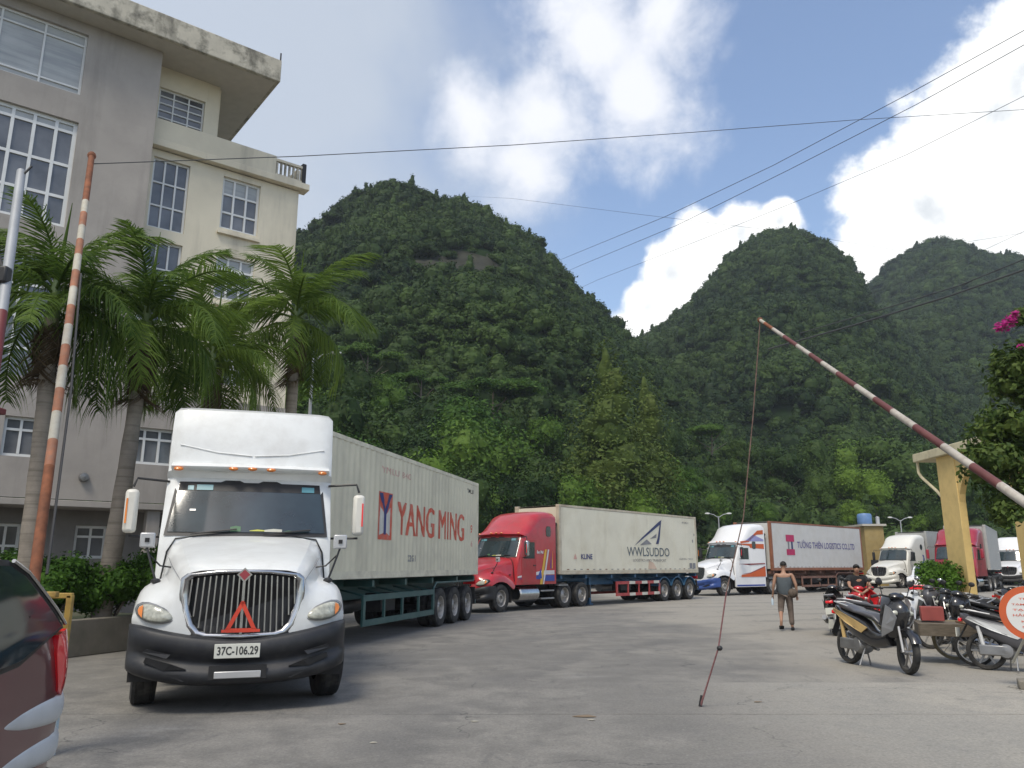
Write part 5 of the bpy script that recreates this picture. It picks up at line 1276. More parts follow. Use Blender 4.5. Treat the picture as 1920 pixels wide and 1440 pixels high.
# ------------------------------------------------------------------ climbing shrub at the right edge
sh_ = thing('bougainvillea', 'climbing bougainvillea over the porch at the right edge with magenta flowers', 'shrub', (11.6, 16.2, 0))
MB().tube([(.3, 0, -.05), (.25, 0, 1.2), (.0, .1, 2.4), (.1, 0, 4.2), (-.2, 0, 5.4)], [.10, .085, .07, .045, .02], 8).build('stem', bark, sh_)
bleaf = leafmat('shrub_leaf', (.025, .058, .012), (.16, .21, .045), .3)
lobes_ = [((1878, 800), 15.8, .75, .6), ((1925, 700), 15.8, .8, .75), ((1870, 880), 15.9, .78, .55), ((1925, 930), 15.9, .95, .7), ((1945, 820), 16.2, 1.0, .9), ((1840, 855), 16.0, .45, .35), ((1905, 735), 15.8, .55, .5), ((1885, 690), 15.9, .35, .3), ((1918, 600), 15.6, .32, .30), ((1895, 965), 15.7, .45, .35), ((1990, 760), 16, 1.4, 1.9), ((2020, 950), 16.5, 1.5, 1.3)]
cm = MB()
for i, ((u, v), Y, rx, rz) in enumerate(lobes_):
    c = at(u, v, Y) - Vector((11.6, 16.2, 0)); q = crown_mb(200 + i, rx, rz, int(900 * rx * rx / .5), .12, 5, 'round', .55); o0 = len(cm.v)
    cm.v += [tuple(Vector(p) + c) for p in q.v]; cm.f += [tuple(k + o0 for k in f) for f in q.f]; cm.m += q.m
o = cm.build('foliage', bleaf, sh_, smooth=0); o['kind'] = 'stuff'
pinkm = leafmat('flower_magenta', (.38, .02, .18), (.62, .05, .32), .5, .35)
fm = MB(); r7 = random.Random(9)
for (u, v), rr2, n_ in (((1880, 612), .13, 70), ((1893, 602), .13, 70), ((1904, 590), .09, 40), ((1872, 617), .07, 20), ((1915, 650), .06, 10)):
    c = at(u, v, 15.4) - Vector((11.6, 16.2, 0))
    for _ in range(n_):
        d = Vector((r7.gauss(0, 1), r7.gauss(0, 1), r7.gauss(0, 1))).normalized() * rr2 * r7.random() ** .4; p = c + d
        t1_ = Vector((r7.gauss(0, 1), r7.gauss(0, 1), r7.gauss(0, 1))).normalized(); t2_ = t1_.orthogonal().normalized(); s = .055
        fm.poly([p - t1_ * s, p - t2_ * s * .6, p + t1_ * s, p + t2_ * s * .6])
q = fm.build('flowers', pinkm, sh_, smooth=0); q['kind'] = 'stuff'
c = at(1925, 580, 15.5) - Vector((11.6, 16.2, 0)); d = at(1872, 618, 15.4) - Vector((11.6, 16.2, 0))
MB().tube([tuple(c + Vector((.3, .1, -.5))), tuple(c), tuple(d)], [.03, .02, .008], 6).build('stem', bark, sh_)
# potted tree between bikes and the pillar
pt = thing('potted_tree', 'small leafy tree in a pot left of the yellow pillar', 'plant', (12.5, 23.6, 0))
MB().lathe([(0, 0), (.24, 0), (.34, .45), (.38, .46), (.38, .52), (.30, .50), (0, .48)], 18, 'Z').build('pot', mat('pot_terracotta', (.22, .10, .06), .85, var=.2), pt)
MB().tube([(0, 0, .45), (.03, 0, .8), (0, .05, 1.2)], [.04, .03, .02], 6).build('trunk', bark, pt)
o = crown_mb(91, .68, .58, 2600, .10, 9, 'round', .6).build('foliage', fol_bush, pt, smooth=0); o.location = (-.05, 0, 1.22)

# ------------------------------------------------------------------ maroon car, only its rear corner in view
maroon = mat('maroon_paint', (.095, .012, .018), .3, .0, var=.12, vscale=1, coat=.6)
CA = thing('parked_car', 'maroon car with red tail lamp and silver bumper guards, cut by the left edge', 'car', (-2.72, 5.22, 0), R(0))
CA.rotation_euler = (0, 0, R(180 + 11))      # local y runs from the rear towards the front, the visible flank is at x = 0 (local -x side)
# local: rear at y=0, front at y=+4.4; flank plane x=0, body towards +x
def flank(y, z):       # outward bulge of the side at height z (negative x = towards the camera)
    return .10 * ((z - .95) / .75) ** 2 * (1 if z > .95 else .35) + .10 * max(0, 1 - y / .35) ** 2 * 1.2
zs_ = [.34, .48, .60, .72, .84, .95, 1.06, 1.16, 1.25, 1.36, 1.50, 1.64, 1.74]
def rear_y(z): return float(np.interp(z, [.34, .5, .7, .9, 1.0, 1.2, 1.28, 1.5, 1.68, 1.76], [.10, .04, .0, .02, .06, .20, .27, .60, .90, 1.2]))
ysf = [0, .05, .12, .22, .35, .55, .8, 1.2, 1.8, 2.6, 3.4, 4.0, 4.3, 4.4]
def side_rows(x0, s):
    rows = []
    for z in zs_:
        ry = rear_y(z); fy = float(np.interp(z, [.34, .8, 1.0, 1.1, 1.7], [4.3, 4.4, 4.3, 3.4, 2.6]))
        rows.append([(x0 + s * flank(q * (fy - ry) / 4.4, z), ry + q * (fy - ry) / 4.4, z) for q in ysf])
    return rows
b = MB(); A_, B_ = side_rows(0, 1), side_rows(1.75, -1)
b.grid(A_); b.grid(B_)
b.grid([[a[0], tuple(Vector(a[0]).lerp(Vector(c[0]), .5) + Vector((0, -.06, 0))), c[0]] for a, c in zip(A_, B_)])
b.grid([[a[-1], c[-1]] for a, c in zip(A_, B_)]); b.grid([[a, c] for a, c in zip(A_[-1], B_[-1])]); b.grid([[a, c] for a, c in zip(A_[0], B_[0])])
b.build('body', maroon, CA, smooth=50, merge=True)
def on_flank(pts, out=.006): return [(flank(y, z) - out, y, z) for y, z in pts]
gq = [(.36, 1.275), (.55, 1.235), (.75, 1.185), (.95, 1.14), (1.4, 1.12), (1.4, 1.62), (1.05, 1.62), (.85, 1.56), (.62, 1.435), (.48, 1.35)]
def patch(name, pts, m, out, par=CA, thick=.0):
    cy = sum(p[0] for p in pts) / len(pts); cz = sum(p[1] for p in pts) / len(pts); b = MB(); rings = []
    for s_ in (1, .66, .33, .02):
        rings.append([(flank(cy + (y - cy) * s_, cz + (z - cz) * s_) - out - thick * (1 - s_ ** 3), cy + (y - cy) * s_, cz + (z - cz) * s_) for y, z in pts])
    rings.insert(0, [(flank(y, z) + .06, y, z) for y, z in pts])
    return b.grid(rings, True).build(name, m, par, smooth=60)
so_ = patch('window_seal', [(.31, 1.262), (.55, 1.21), (.75, 1.16), (.95, 1.112), (1.43, 1.09), (1.43, 1.65), (1.05, 1.65), (.84, 1.59), (.60, 1.46), (.44, 1.365)], black, .004)
patch('rear_window', gq, glass, .012)
MB().tube([(flank(y, z) - .02, y, z) for y, z in ((.33, 1.285), (.47, 1.375), (.61, 1.455), (.84, 1.585), (1.02, 1.645))], .011, 6).build('window_trim', chrome, CA)
patch('tail_light', [(.23, 1.25), (.40, 1.225), (.42, 1.12), (.38, 1.0), (.34, .91), (.26, .875), (.08, .872), (.03, .90), (.05, 1.0), (.13, 1.12)], redlens, .010, thick=.014)
gd_ = mat('silver_guard', (.62, .63, .63), .38, .15, var=.05, dirt=(.4, .4, .38), dscale=5, damt=.25)
for z0, z1, zt_ in ((.72, .875, .835), (.51, .66, .63)):
    b = MB(); rows = []
    for k in range(13):
        t = k / 12; y = -.045 + t * 1.15; hh = (z1 - z0) / 2 * (1 - t ** 2.6) + .003; zc = (z0 + z1) / 2 + (zt_ - (z0 + z1) / 2) * t ** 1.3
        dep = .032 * (1 - t ** 2) + .004
        rows.append([(flank(max(0, y), zc + hh * c) * .9 + .02 - dep * math.sqrt(max(0, 1 - c * c)) - .012, y + .04 * (1 - abs(c)) * (-1 if k == 0 else 0), zc + hh * c) for c in (-1, -.9, -.6, -.2, .2, .6, .9, 1)])
    b.grid(rows); b.poly(rows[0]); b.build('bumper_guard', gd_, CA, smooth=60)
MB().box((.9, .02, .72), (1.4, .10, .34)).build('rear_bumper', gd_, CA, bevel=.03)
MB().box((.9, .10, .36), (1.6, .25, .14)).build('lower_valance', black, CA, bevel=.02)
for x, s in ((.16, -1), (1.59, 1)):
    for y in (1.05, 3.55): wheel(CA, x, y, .34, .34, .22, s, dish=False)
for y in (1.45, 2.5): MB().tube([(flank(y, z) - .003, y, z) for z in (.45, .8, 1.1, 1.6)], .006, 5).build('door_gap', black, CA)

# ------------------------------------------------------------------ motorbikes: local y from the front wheel (0) to the rear wheel (1.28)
def bike(label, x, y, yaw, p1, p2, style='scooter', seatm=None, stripe=None, s=1.06, apron=None, steer=.35, lean=.07):
    T = thing('motorbike', label, 'motorbike', (x, y, 0), -yaw, 'motorbikes parked on the right', s)
    T.rotation_euler = (0, lean, -yaw)
    rd = .285
    def bw(y0, st, nm):
        r_ = rd; w0 = .05
        o = MB().lathe([(.0, -.05), (.035, -.055), (.04, .055), (0, .05)], 10).build('wheel', steel, T, loc=(0, y0, r_)); o.rotation_euler = (0, 0, st)
        MB().lathe([(r_ * .76, -.030), (r_ * .80, -.045), (r_ * .94, -.042), (r_, -.012), (r_, .012), (r_ * .94, .042), (r_ * .80, .045), (r_ * .76, .030), (r_ * .76, -.030)], 26).build('tyre', rubber, o)
        sp_ = MB()
        for k in range(6):
            a = k * math.pi / 3; sp_.box((0, math.cos(a) * r_ * .42, math.sin(a) * r_ * .42), (.022, r_ * .72, .03), T=Matrix.Rotation(a, 4, 'X'))
        q = sp_.build('spokes', rimm if style != 'old' else steel, o, smooth=0); q['kind'] = 'stuff'
        return o
    fw_ = bw(0, steer, 'f'); bw(1.28, 0, 'r')
    # fork + mudguard follow the steering
    F_ = MB(); F_.tube([(-.07, .0, .285), (-.07, .10, .62)], .018, 6); fo = F_.build('fork', silver if style != 'old' else steel, T); fo.rotation_euler = (0, 0, steer * .6)
    F_ = MB(); F_.tube([(.07, .0, .285), (.07, .10, .62)], .018, 6); fo = F_.build('fork', silver if style != 'old' else steel, T); fo.rotation_euler = (0, 0, steer * .6)
    mg = MB(); mg.grid([[(xx, .0 + rr3 * math.cos(a), .285 + rr3 * math.sin(a)) for a in [R(q) for q in range(25, 156, 13)]] for xx, rr3 in ((-.07, .295), (-.045, .325), (.045, .325), (.07, .295))])
    q = mg.build('front_mudguard', p1, T, smooth=60); q.rotation_euler = (0, 0, steer)
    # front apron / leg shield
    ap = MB(); rows = []
    for z, hw, y0, bulge in ((.46, .09, .20, .02), (.55, .14, .17, .05), (.68, .19, .13, .09), (.80, .205, .10, .12), (.90, .17, .13, .12), (.98, .11, .19, .08), (1.02, .06, .22, .03)):
        rows.append([(hw * c, y0 + .13 * abs(c) ** 2 - bulge * (1 - c * c), z) for c in (-1, -.75, -.4, 0, .4, .75, 1)] + [(hw * c * .95, y0 + .20, z) for c in (1, 0, -1)])
    ap.grid(rows, True); ap.poly(rows[0]); ap.poly(rows[-1])
    apo = ap.build('front_fairing', p1, T, smooth=55)
    for sx in (1, -1):
        MB().prism([(sx * .205, .16, .90), (sx * .215, .24, .60), (sx * .16, .32, .46), (sx * .10, .16, .56), (sx * .14, .02, .74), (sx * .19, .08, .86)], (sx * .014, -.006, 0)).build('apron_panel', apron or p2, apo, smooth=0)
        MB().ball((sx * .12, .075, .80), (.055, .03, .035), 8, 6).build('headlight', lens, apo)
    # floor/tunnel and body
    bd = MB(); rows = []
    pr_ = [(.30, .12, .34, .58), (.45, .13, .30, .52), (.62, .13, .28, .54), (.78, .14, .30, .66), (.95, .15, .36, .72), (1.15, .14, .46, .76), (1.35, .11, .56, .80), (1.52, .05, .68, .84), (1.60, .015, .76, .85)]
    for yy, hw, z0, z1 in pr_:
        zc, hh = (z0 + z1) / 2, (z1 - z0) / 2
        rows.append([(hw * math.copysign(abs(math.cos(a)) ** .6, math.cos(a)), yy, zc + hh * math.copysign(abs(math.sin(a)) ** .7, math.sin(a))) for a in [2 * math.pi * k / 12 for k in range(12)]])
    bd.grid(rows, True); bd.poly(rows[0]); bd.poly(rows[-1]); bd.build('body', p2 if style != 'old' else p1, T, smooth=60)
    # seat
    se = MB(); rows = []
    for yy, hw, z0, z1 in ((.52, .06, .62, .66), (.60, .115, .68, .76), (.78, .135, .71, .79), (.98, .135, .74, .80), (1.06, .135, .75, .85), (1.25, .12, .78, .88), (1.42, .09, .82, .89), (1.48, .03, .84, .87)):
        zc, hh = (z0 + z1) / 2, (z1 - z0) / 2
        rows.append([(hw * math.copysign(abs(math.cos(a)) ** .6, math.cos(a)), yy, zc + hh * math.copysign(abs(math.sin(a)) ** .8, math.sin(a))) for a in [2 * math.pi * k / 12 for k in range(12)]])
    se.grid(rows, True); se.poly(rows[0]); se.poly(rows[-1]); se.build('seat', seatm or black, T, smooth=60)
    for sx in (1, -1):
        MB().prism([(sx * .140, .66, .56), (sx * .150, .95, .66), (sx * .148, 1.45, .80), (sx * .120, 1.50, .76), (sx * .150, 1.15, .60), (sx * .140, .80, .48)], (sx * .012, 0, 0)).build('side_panel', stripe or p1, T, smooth=0)
    # engine, exhaust, stand
    MB().lathe([(0, -.13), (.10, -.12), (.13, -.05), (.13, .05), (.10, .12), (0, .13)], 14, 'X', (0, .98, .30)).build('engine', steel, T)
    MB().box((-.09, 1.15, .30), (.07, .42, .16)).build('gearcase', steel, T, bevel=.02)
    MB().tube([(.13, .80, .26), (.16, 1.0, .30), (.16, 1.5, .42)], [.025, .05, .055], 10).build('exhaust', chrome if style == 'old' else steel, T)
    MB().tube([(-.05, .86, .26), (-.16, .84, .02)], .012, 6).build('side_stand', steel, T)
    MB().tube([(.05, .96, .26), (.14, 1.0, .02)], .012, 6).build('centre_stand', steel, T)
    MB().tube([(-.08, 1.28, .29), (-.10, 1.34, .66)], .03, 8).build('shock', stripe or steel, T)
    # bars, mirrors, lights
    hb = MB(); hb.tube([(-.33, .30, 1.00), (-.20, .24, 1.03), (0, .20, 1.0), (.20, .24, 1.03), (.33, .30, 1.00)], .014, 6)
    ho = hb.build('handlebar', black, T)
    MB().ball((0, .19, 1.02), (.12, .09, .06), 10, 6).build('headset', p1, T)
    for sx in (1, -1):
        MB().tube([(sx * .26, .27, 1.02), (sx * .34, .28, 1.0)], .022, 8).build('grip', black, ho)
        MB().tube([(sx * .20, .23, 1.03), (sx * .24, .22, 1.17)], .007, 5).build('mirror_stalk', black, ho)
        MB().ball((sx * .255, .22, 1.21), (.06, .02, .045), 10, 6).build('mirror', black if style != 'old' else chrome, ho)
    MB().box((0, 1.60, .74), (.16, .05, .06)).build('tail_light', redlens, T, bevel=.015)
    MB().prism([(-.05, 1.50, .70), (.05, 1.50, .70), (.05, 1.66, .42), (-.05, 1.66, .42)], (0, .01, 0)).build('rear_mudguard', black, T)
    MB().box((0, 1.66, .55), (.20, .012, .14)).build('number_plate', plm, T)
    gb = MB(); gb.tube([(-.11, 1.15, .84), (-.10, 1.5, .90), (0, 1.58, .90), (.10, 1.5, .90), (.11, 1.15, .84)], .012, 6).build('grab_rail', silver, T)
    return T
bk = mat('bike_black', (.012, .012, .014), .25, var=.1, coat=.6, dirt=(.10, .09, .08), dscale=5, damt=.25)
bsil = mat('bike_silver', (.40, .41, .43), .3, .5, var=.08, coat=.4)
bwh = mat('bike_white', (.62, .63, .63), .3, var=.06, coat=.4)
brd = mat('bike_red', (.50, .015, .02), .25, var=.08, coat=.5)
gold = mat('bike_gold_stripe', (.55, .38, .16), .4, var=.1)
bgr = mat('bike_grey', (.10, .10, .11), .35, .2, var=.1)
def between(f, r_):                 # front wheel and rear wheel contact points
    f, r_ = Vector(f), Vector(r_); d = r_ - f; return f.x, f.y, math.atan2(d.x, d.y)
x, y, ya = between((6.07, 12.74), (5.80, 13.95)); bike('black and silver scooter with a gold side stripe, nearest the camera', x, y, ya, bk, bk, stripe=gold, seatm=bgr, steer=-.25, s=1.12, apron=bsil)
x, y, ya = between((8.4, 16.6), (7.15, 16.9)); bike('grey and white scooter turned away behind the nearest scooter', x, y, ya, bwh, bk, stripe=bsil, seatm=bgr, steer=.3)
x, y, ya = between((9.0, 20.2), (8.05, 19.2)); bike('red scooter with the man in black sitting behind it', x, y, ya, brd, brd, stripe=bk, seatm=bk, steer=-.3)
x, y, ya = between((8.3, 20.9), (7.75, 19.75)); bike('black scooter showing its white number plate, leftmost of the parked bikes', x, y, ya, bk, bk, stripe=bgr, steer=.2)
x, y, ya = between((8.6, 16.1), (9.8, 17.0)); bike('dark motorbike with white flash behind the cart', x, y, ya, bk, bk, stripe=bwh, steer=.4)
x, y, ya = between((9.2, 17.6), (10.2, 18.6)); bike('black motorbike beside the flower pot', x, y, ya, bk, bgr, stripe=bk, steer=-.3)
x, y, ya = between((11.9, 22.0), (12.6, 22.9)) ; bike('old motorbike parked in front of the potted tree', x - 1.4, y - 1.2, ya, bgr, bk, 'old', stripe=brd, steer=.5)
x, y, ya = between((8.55, 12.4), (7.65, 13.25)); bike('motorbike with a long chrome exhaust beside the round sign', x, y, ya, bgr, bk, 'old', stripe=bwh, steer=.2, s=1.02)
x, y, ya = between((11.2, 17.2), (10.6, 18.5)); bike('scooter with pale blue front below the yellow pillar', x, y, ya, mat('bike_sky', (.36, .44, .50), .3, coat=.4), bk, stripe=brd, steer=.3)
x, y, ya = between((14.0, 21.3), (13.6, 22.6)); bike('silver scooter just right of the yellow pillar', x, y, ya, bsil, bsil, stripe=brd, steer=.3)
x, y, ya = between((15.0, 21.9), (14.6, 23.2)); bike('silver grey scooter, second to the right of the pillar', x, y, ya, bsil, bk, stripe=bwh, steer=-.2)
x, y, ya = between((15.9, 22.6), (15.3, 23.8)); bike('white-fronted scooter in the far right cluster', x, y, ya, bwh, bk, stripe=bgr, steer=.2)
x, y, ya = between((11.9, 19.2), (11.5, 20.5)); bike('black scooter half hidden by the pillar foot', x, y, ya, bk, bsil, stripe=brd, steer=.3)
x, y, ya = between((9.9, 15.2), (9.3, 16.4)); bike('dark scooter with a white and blue helmet on its seat', x, y, ya, bk, bk, stripe=bgr, steer=.3)
x, y, ya = between((17.2, 25.2), (16.6, 26.6)); bike('black motorbike farthest right behind the sign', x, y, ya, bk, bk, stripe=bsil, steer=.3)
hm = thing('helmet', 'white and blue helmet resting on a dark scooter seat', 'helmet', (9.62, 15.85, .95))
MB().ball((0, 0, 0), (.14, .16, .13), 14, 9).build('shell', bwh, hm); MB().ball((0, -.06, -.01), (.125, .125, .07), 12, 8).build('visor', mat('visor_blue', (.10, .22, .35), .2), hm)

# ------------------------------------------------------------------ hand cart
woodd = mat('old_wood', (.11, .09, .065), .9, var=.3, vscale=8, dirt=(.2, .17, .13), damt=.5, aniso=(1, 1, 6))
brn = mat('plywood_brown', (.34, .20, .11), .8, var=.2)
ct = thing('hand_cart', 'flat wooden hand cart with two spoked wheels by the nearest scooter', 'cart', (7.72, 14.25, 0), R(-22))
for yy, tyre_m, rr4, lb in ((-.45, rubber, .30, None), (.45, mat('tan_tyre', (.26, .22, .14), .85, var=.2), .34, None)):
    o = MB().lathe([(0, -.04), (.04, -.05), (.04, .05), (0, .04)], 10, 'Y').build('wheel', steel, ct, loc=(.15 if yy < 0 else -.05, yy, rr4))
    MB().lathe([(rr4 * .84, -.022), (rr4, -.02), (rr4, .02), (rr4 * .84, .022), (rr4 * .84, -.022)], 28, 'Y').build('tyre', tyre_m, o)
    MB().lathe([(rr4 * .78, -.014), (rr4 * .84, -.016), (rr4 * .84, .016), (rr4 * .78, .014), (rr4 * .78, -.014)], 28, 'Y').build('rim', silver, o)
    sp_ = MB()
    for k in range(14):
        a = k * 2 * math.pi / 14; sp_.tube([(math.cos(a) * .03, 0, math.sin(a) * .03), (math.cos(a) * rr4 * .8, 0, math.sin(a) * rr4 * .8)], .004, 4)
    q = sp_.build('spokes', steel, o); q['kind'] = 'stuff'
for k in range(6): MB().box((.05, -.38 + k * .15, .64), (1.35, .14, .03)).build('plank', woodd, ct, bevel=.004)
for yy in (-.46, .46): MB().box((.05, yy, .56), (1.38, .03, .20)).build('side_board', woodd, ct, bevel=.004)
MB().box((-.64, 0, .56), (.03, .9, .2)).build('end_board', woodd, ct)
MB().tube([(0, -.5, .32), (0, .5, .32)], .02, 6).build('axle', steel, ct)
MB().tube([(.7, -.38, .6), (1.5, -.3, .85)], .02, 6).build('shaft', steel, ct); MB().tube([(.7, .38, .6), (1.5, .3, .85)], .02, 6).build('shaft', steel, ct)
MB().tube([(.45, -.42, .64), (.28, -.46, .38)], .018, 6).build('brace', silver, ct)
pw = MB().box((.38, -.1, .675), (.72, .62, .03), R(8)).build('plywood_sheet', brn, None, bevel=.004)
tag(pw, 'brown plywood sheet lying on the hand cart', 'board'); pw.matrix_world = ct.matrix_basis @ pw.matrix_basis
rb = MB().box((-.38, .1, .80), (.36, .3, .24)).build('crate', mat('crate_red', (.28, .06, .05), .7, var=.2), None, bevel=.01); tag(rb, 'reddish crate standing on the hand cart', 'crate'); rb.matrix_world = ct.matrix_basis @ rb.matrix_basis

# ------------------------------------------------------------------ round sign on a stand
sgc = at(1931, 1150, 11.2)
SG = thing('round_sign', 'round white sign with orange red rim and red text at the right edge', 'sign', (sgc.x, 11.2, 0), R(-28))
srm = mat('sign_rim', (.52, .10, .03), .5, var=.08); sw_ = mat('sign_white', (.66, .66, .64), .5, var=.04)
MB().lathe([(0, .0), (.36, .0), (.36, .02), (0, .02)], 40, 'Y', (0, 0, sgc.z)).build('disc', srm, SG)
MB().lathe([(0, -.004), (.275, -.004), (.275, .001)], 40, 'Y', (0, 0, sgc.z)).build('face', sw_, SG)
for k, (tx, hh) in enumerate((('TR\u1ea0M', .035), ('T\u1ea0M D\u1eeaNG', .038), ('T\u1ea0I \u0110\u00c2Y', .038), ('H\u1ea2I QUAN', .046), ('KI\u1ec2M', .040), ('SO\u00c1T', .034))):
    text_part('lettering', tx, 1, print_red if k != 3 else print_red, SG, (0, -.008, sgc.z + .17 - k * .073), (1, 0, 0), (0, 0, 1), width=.40 if k in (1, 2, 3) else .22, height=hh, align='CENTER', bold=.01)
cl = mat('stand_cream', (.52, .50, .42), .6, var=.1, dirt=(.3, .25, .2), damt=.5)
for sx in (-.13, .13): MB().tube([(sx * .5, .03, sgc.z - .3), (sx * 1.1, .05, .12)], .022, 8).build('leg', cl, SG)
MB().tube([(-.08, .03, sgc.z - .3), (-.26, .35, .3)], .018, 6).build('brace', cl, SG)
MB().box((0, .05, .06), (.5, .34, .12)).build('base', plant_w, SG, bevel=.02)

# ------------------------------------------------------------------ small pale pickup behind the potted tree
pkm = white2
PK = thing('pickup', 'small white pickup between the cream cab and the potted tree', 'car', (21.9, 43.2, 0), R(-38))
body = [(.0, .45), (.0, .95), (.05, 1.02), (1.25, 1.12), (1.85, 1.62), (3.2, 1.66), (3.45, 1.12), (5.1, 1.12), (5.15, .5)]
b = pillow([(y, z, 0, 1 if z > 1.2 else 0) for y, z in body], [(-.85, .1, .06), (-.82, .03, .02), (-.7, 0, 0), (.7, 0, 0), (.82, .03, .02), (.85, .1, .06)]); b.build('body', pkm, PK, smooth=40)
MB().grid([[(x, y, z) for x in (-.72, 0, .72)] for y, z in ((1.22, 1.145), (1.80, 1.60))]).build('windscreen', glass, PK)
for sx in (1, -1):
    MB().prism([(sx * .852, 1.65, 1.15), (sx * .852, 2.05, 1.55), (sx * .852, 3.0, 1.55), (sx * .852, 3.15, 1.15)], (sx * .01, 0, 0)).build('side_window', glass, PK, smooth=0)
    MB().ball((sx * .62, -.0, .80), (.16, .05, .08), 10, 6).build('headlight', lens, PK)
    for y in (.85, 4.1): wheel(PK, sx * .76, y, .33, .33, .2, sx, dish=False)
MB().box((0, -.03, .50), (1.6, .1, .22)).build('bumper', redlens, PK, bevel=.02)

# ------------------------------------------------------------------ people
def skin(name, pts, edges, radii, m, parent, root=0, sub=2):
    me = bpy.data.meshes.new(name); me.from_pydata(pts, edges, []); me.materials.append(m)
    o = link(bpy.data.objects.new(name, me)); q = o.modifiers.new('s', 'SKIN'); q.use_smooth_shade = True
    for i, r_ in enumerate(radii):
        rr = r_ if isinstance(r_, tuple) else (r_, r_); me.skin_vertices[0].data[i].radius = rr; me.skin_vertices[0].data[i].use_root = (i == root)
    q = o.modifiers.new('u', 'SUBSURF'); q.levels = q.render_levels = sub
    dg = bpy.context.evaluated_depsgraph_get(); nm = bpy.data.meshes.new_from_object(o.evaluated_get(dg))
    bpy.data.objects.remove(o); nm.materials.clear(); nm.materials.append(m); nm.name = name
    for p in nm.polygons: p.use_smooth = True
    return link(bpy.data.objects.new(name, nm), parent)
skinm = mat('skin', (.36, .20, .13), .55, var=.08); hairm = mat('hair', (.010, .009, .008), .7, var=.2)
def person(label, loc, rz, J, shirt, trousers, shoes, sleeves=True, long_shirt=True):
    """J: dict of joint positions (local, metres)"""
    T = thing('person', label, 'person', loc, rz)
    V_ = {k: Vector(v) for k, v in J.items() if isinstance(v, tuple)}
    names, pts, ed, rad = [], [], [], []
    def add(n, p, r_, frm=None):
        names.append(n); pts.append(tuple(p)); rad.append(r_)
        if frm is not None: ed.append((names.index(frm), len(names) - 1))
    add('pel', V_['pelvis'], (.06, .05)); add('wai', V_['pelvis'].lerp(V_['chest'], .45), (.085, .06), 'pel'); add('che', V_['chest'], (.145, .10), 'wai')
    add('nb', V_['neck'], .055, 'che'); add('nk', V_['neck'].lerp(V_['head'], .45), .050, 'nb'); add('h1', V_['head'] + Vector((0, 0, -.03)), (.070, .080), 'nk'); add('h2', V_['head'] + Vector((0, 0, .07)), (.072, .085), 'h1')
    for s in 'LR':
        add('sh' + s, V_['sh' + s], .058, 'che'); add('el' + s, V_['el' + s], .040, 'sh' + s); add('wr' + s, V_['wr' + s], .027, 'el' + s)
        d = (V_['wr' + s] - V_['el' + s]).normalized(); sd_ = d.cross(Vector((0, 1, 0))).normalized() if abs(d.y) < .9 else Vector((1, 0, 0))
        pm = V_['wr' + s] + d * .06; add('pm' + s, pm, (.030, .020), 'wr' + s)
        for k, (o_, l_) in enumerate(((-.024, .065), (-.008, .075), (.008, .072), (.024, .058))):
            a = pm + d * .03 + sd_ * o_; add('f%d%s' % (k, s), a, .0085, 'pm' + s); c_ = a + d * l_ * .55 + Vector((0, -.012, 0)); add('g%d%s' % (k, s), c_, .008, 'f%d%s' % (k, s)); add('i%d%s' % (k, s), c_ + d * l_ * .3 + Vector((0, -.022, 0)), .006, 'g%d%s' % (k, s))
        th = V_['wr' + s] + d * .03 + Vector((0, -.030, 0)); add('t0' + s, th, .010, 'pm' + s); add('t1' + s, th + d * .035 + Vector((0, -.02, 0)), .008, 't0' + s)
        add('hp' + s, V_['hip' + s], .060, 'pel'); add('kn' + s, V_['kn' + s], .060, 'hp' + s); add('ca' + s, V_['kn' + s].lerp(V_['an' + s], .3), .056, 'kn' + s); add('an' + s, V_['an' + s], .037, 'ca' + s); add('to' + s, V_['toe' + s], .036, 'an' + s)
    skin('body', pts, ed, rad, skinm, T)
    # face
    hd = V_['head']; fy = J.get('face', -1)
    MB().ball(tuple(hd + Vector((0, fy * .088, .01))), (.012, .018, .020), 8, 6).build('nose', skinm, T)
    for sx in (1, -1):
        MB().ball(tuple(hd + Vector((sx * .030, fy * .078, .045))), (.011, .006, .006), 8, 5).build('eye', hairm, T)
        MB().ball(tuple(hd + Vector((sx * .078, 0, .02))), (.012, .022, .032), 8, 6).build('ear', skinm, T)
    MB().ball(tuple(hd + Vector((0, fy * .080, -.035))), (.024, .008, .006), 8, 5).build('mouth', mat('lip', (.25, .09, .07), .6), T)
    b = MB(); rows = []
    for i in range(9):
        ph = R(4) + R(100) * i / 8; row = []
        for j in range(16):
            a = 2 * math.pi * j / 16; fr_ = max(0, math.sin(a) * fy); ph2 = ph * (1 - .38 * fr_)
            row.append(tuple(hd + Vector((0, -fy * .006, .052)) + Vector((.083 * math.sin(ph2) * math.cos(a), .098 * math.sin(ph2) * math.sin(a), .090 * math.cos(ph2))) * (1 + .03 * noise.noise(Vector((i, j, 3)))))) 
        rows.append(row)
    b.grid(rows, True); b.poly(rows[0]); b.build('hair', hairm, T, smooth=70)
    # shirt
    lo = V_['pelvis'] + Vector((0, 0, -.17 if long_shirt else .06))
    sp_ = [tuple(lo), tuple(V_['pelvis'].lerp(V_['chest'], .45)), tuple(V_['chest']), tuple(V_['chest'].lerp(V_['neck'], .72))]; se_ = [(0, 1), (1, 2), (2, 3)]; sr = [(.195, .160), (.185, .145), (.190, .140), (.095, .080)]
    for s in 'LR':
        k = len(sp_); sp_.append(tuple(V_['chest'].lerp(V_['sh' + s], .80 if not sleeves else 1.0))); sr.append(.066 if not sleeves else .074); se_.append((2, k))
        if sleeves: sp_.append(tuple(V_['sh' + s].lerp(V_['el' + s], .62))); sr.append(.060); se_.append((k, k + 1))
    skin('shirt', sp_, se_, sr, shirt, T, 2)
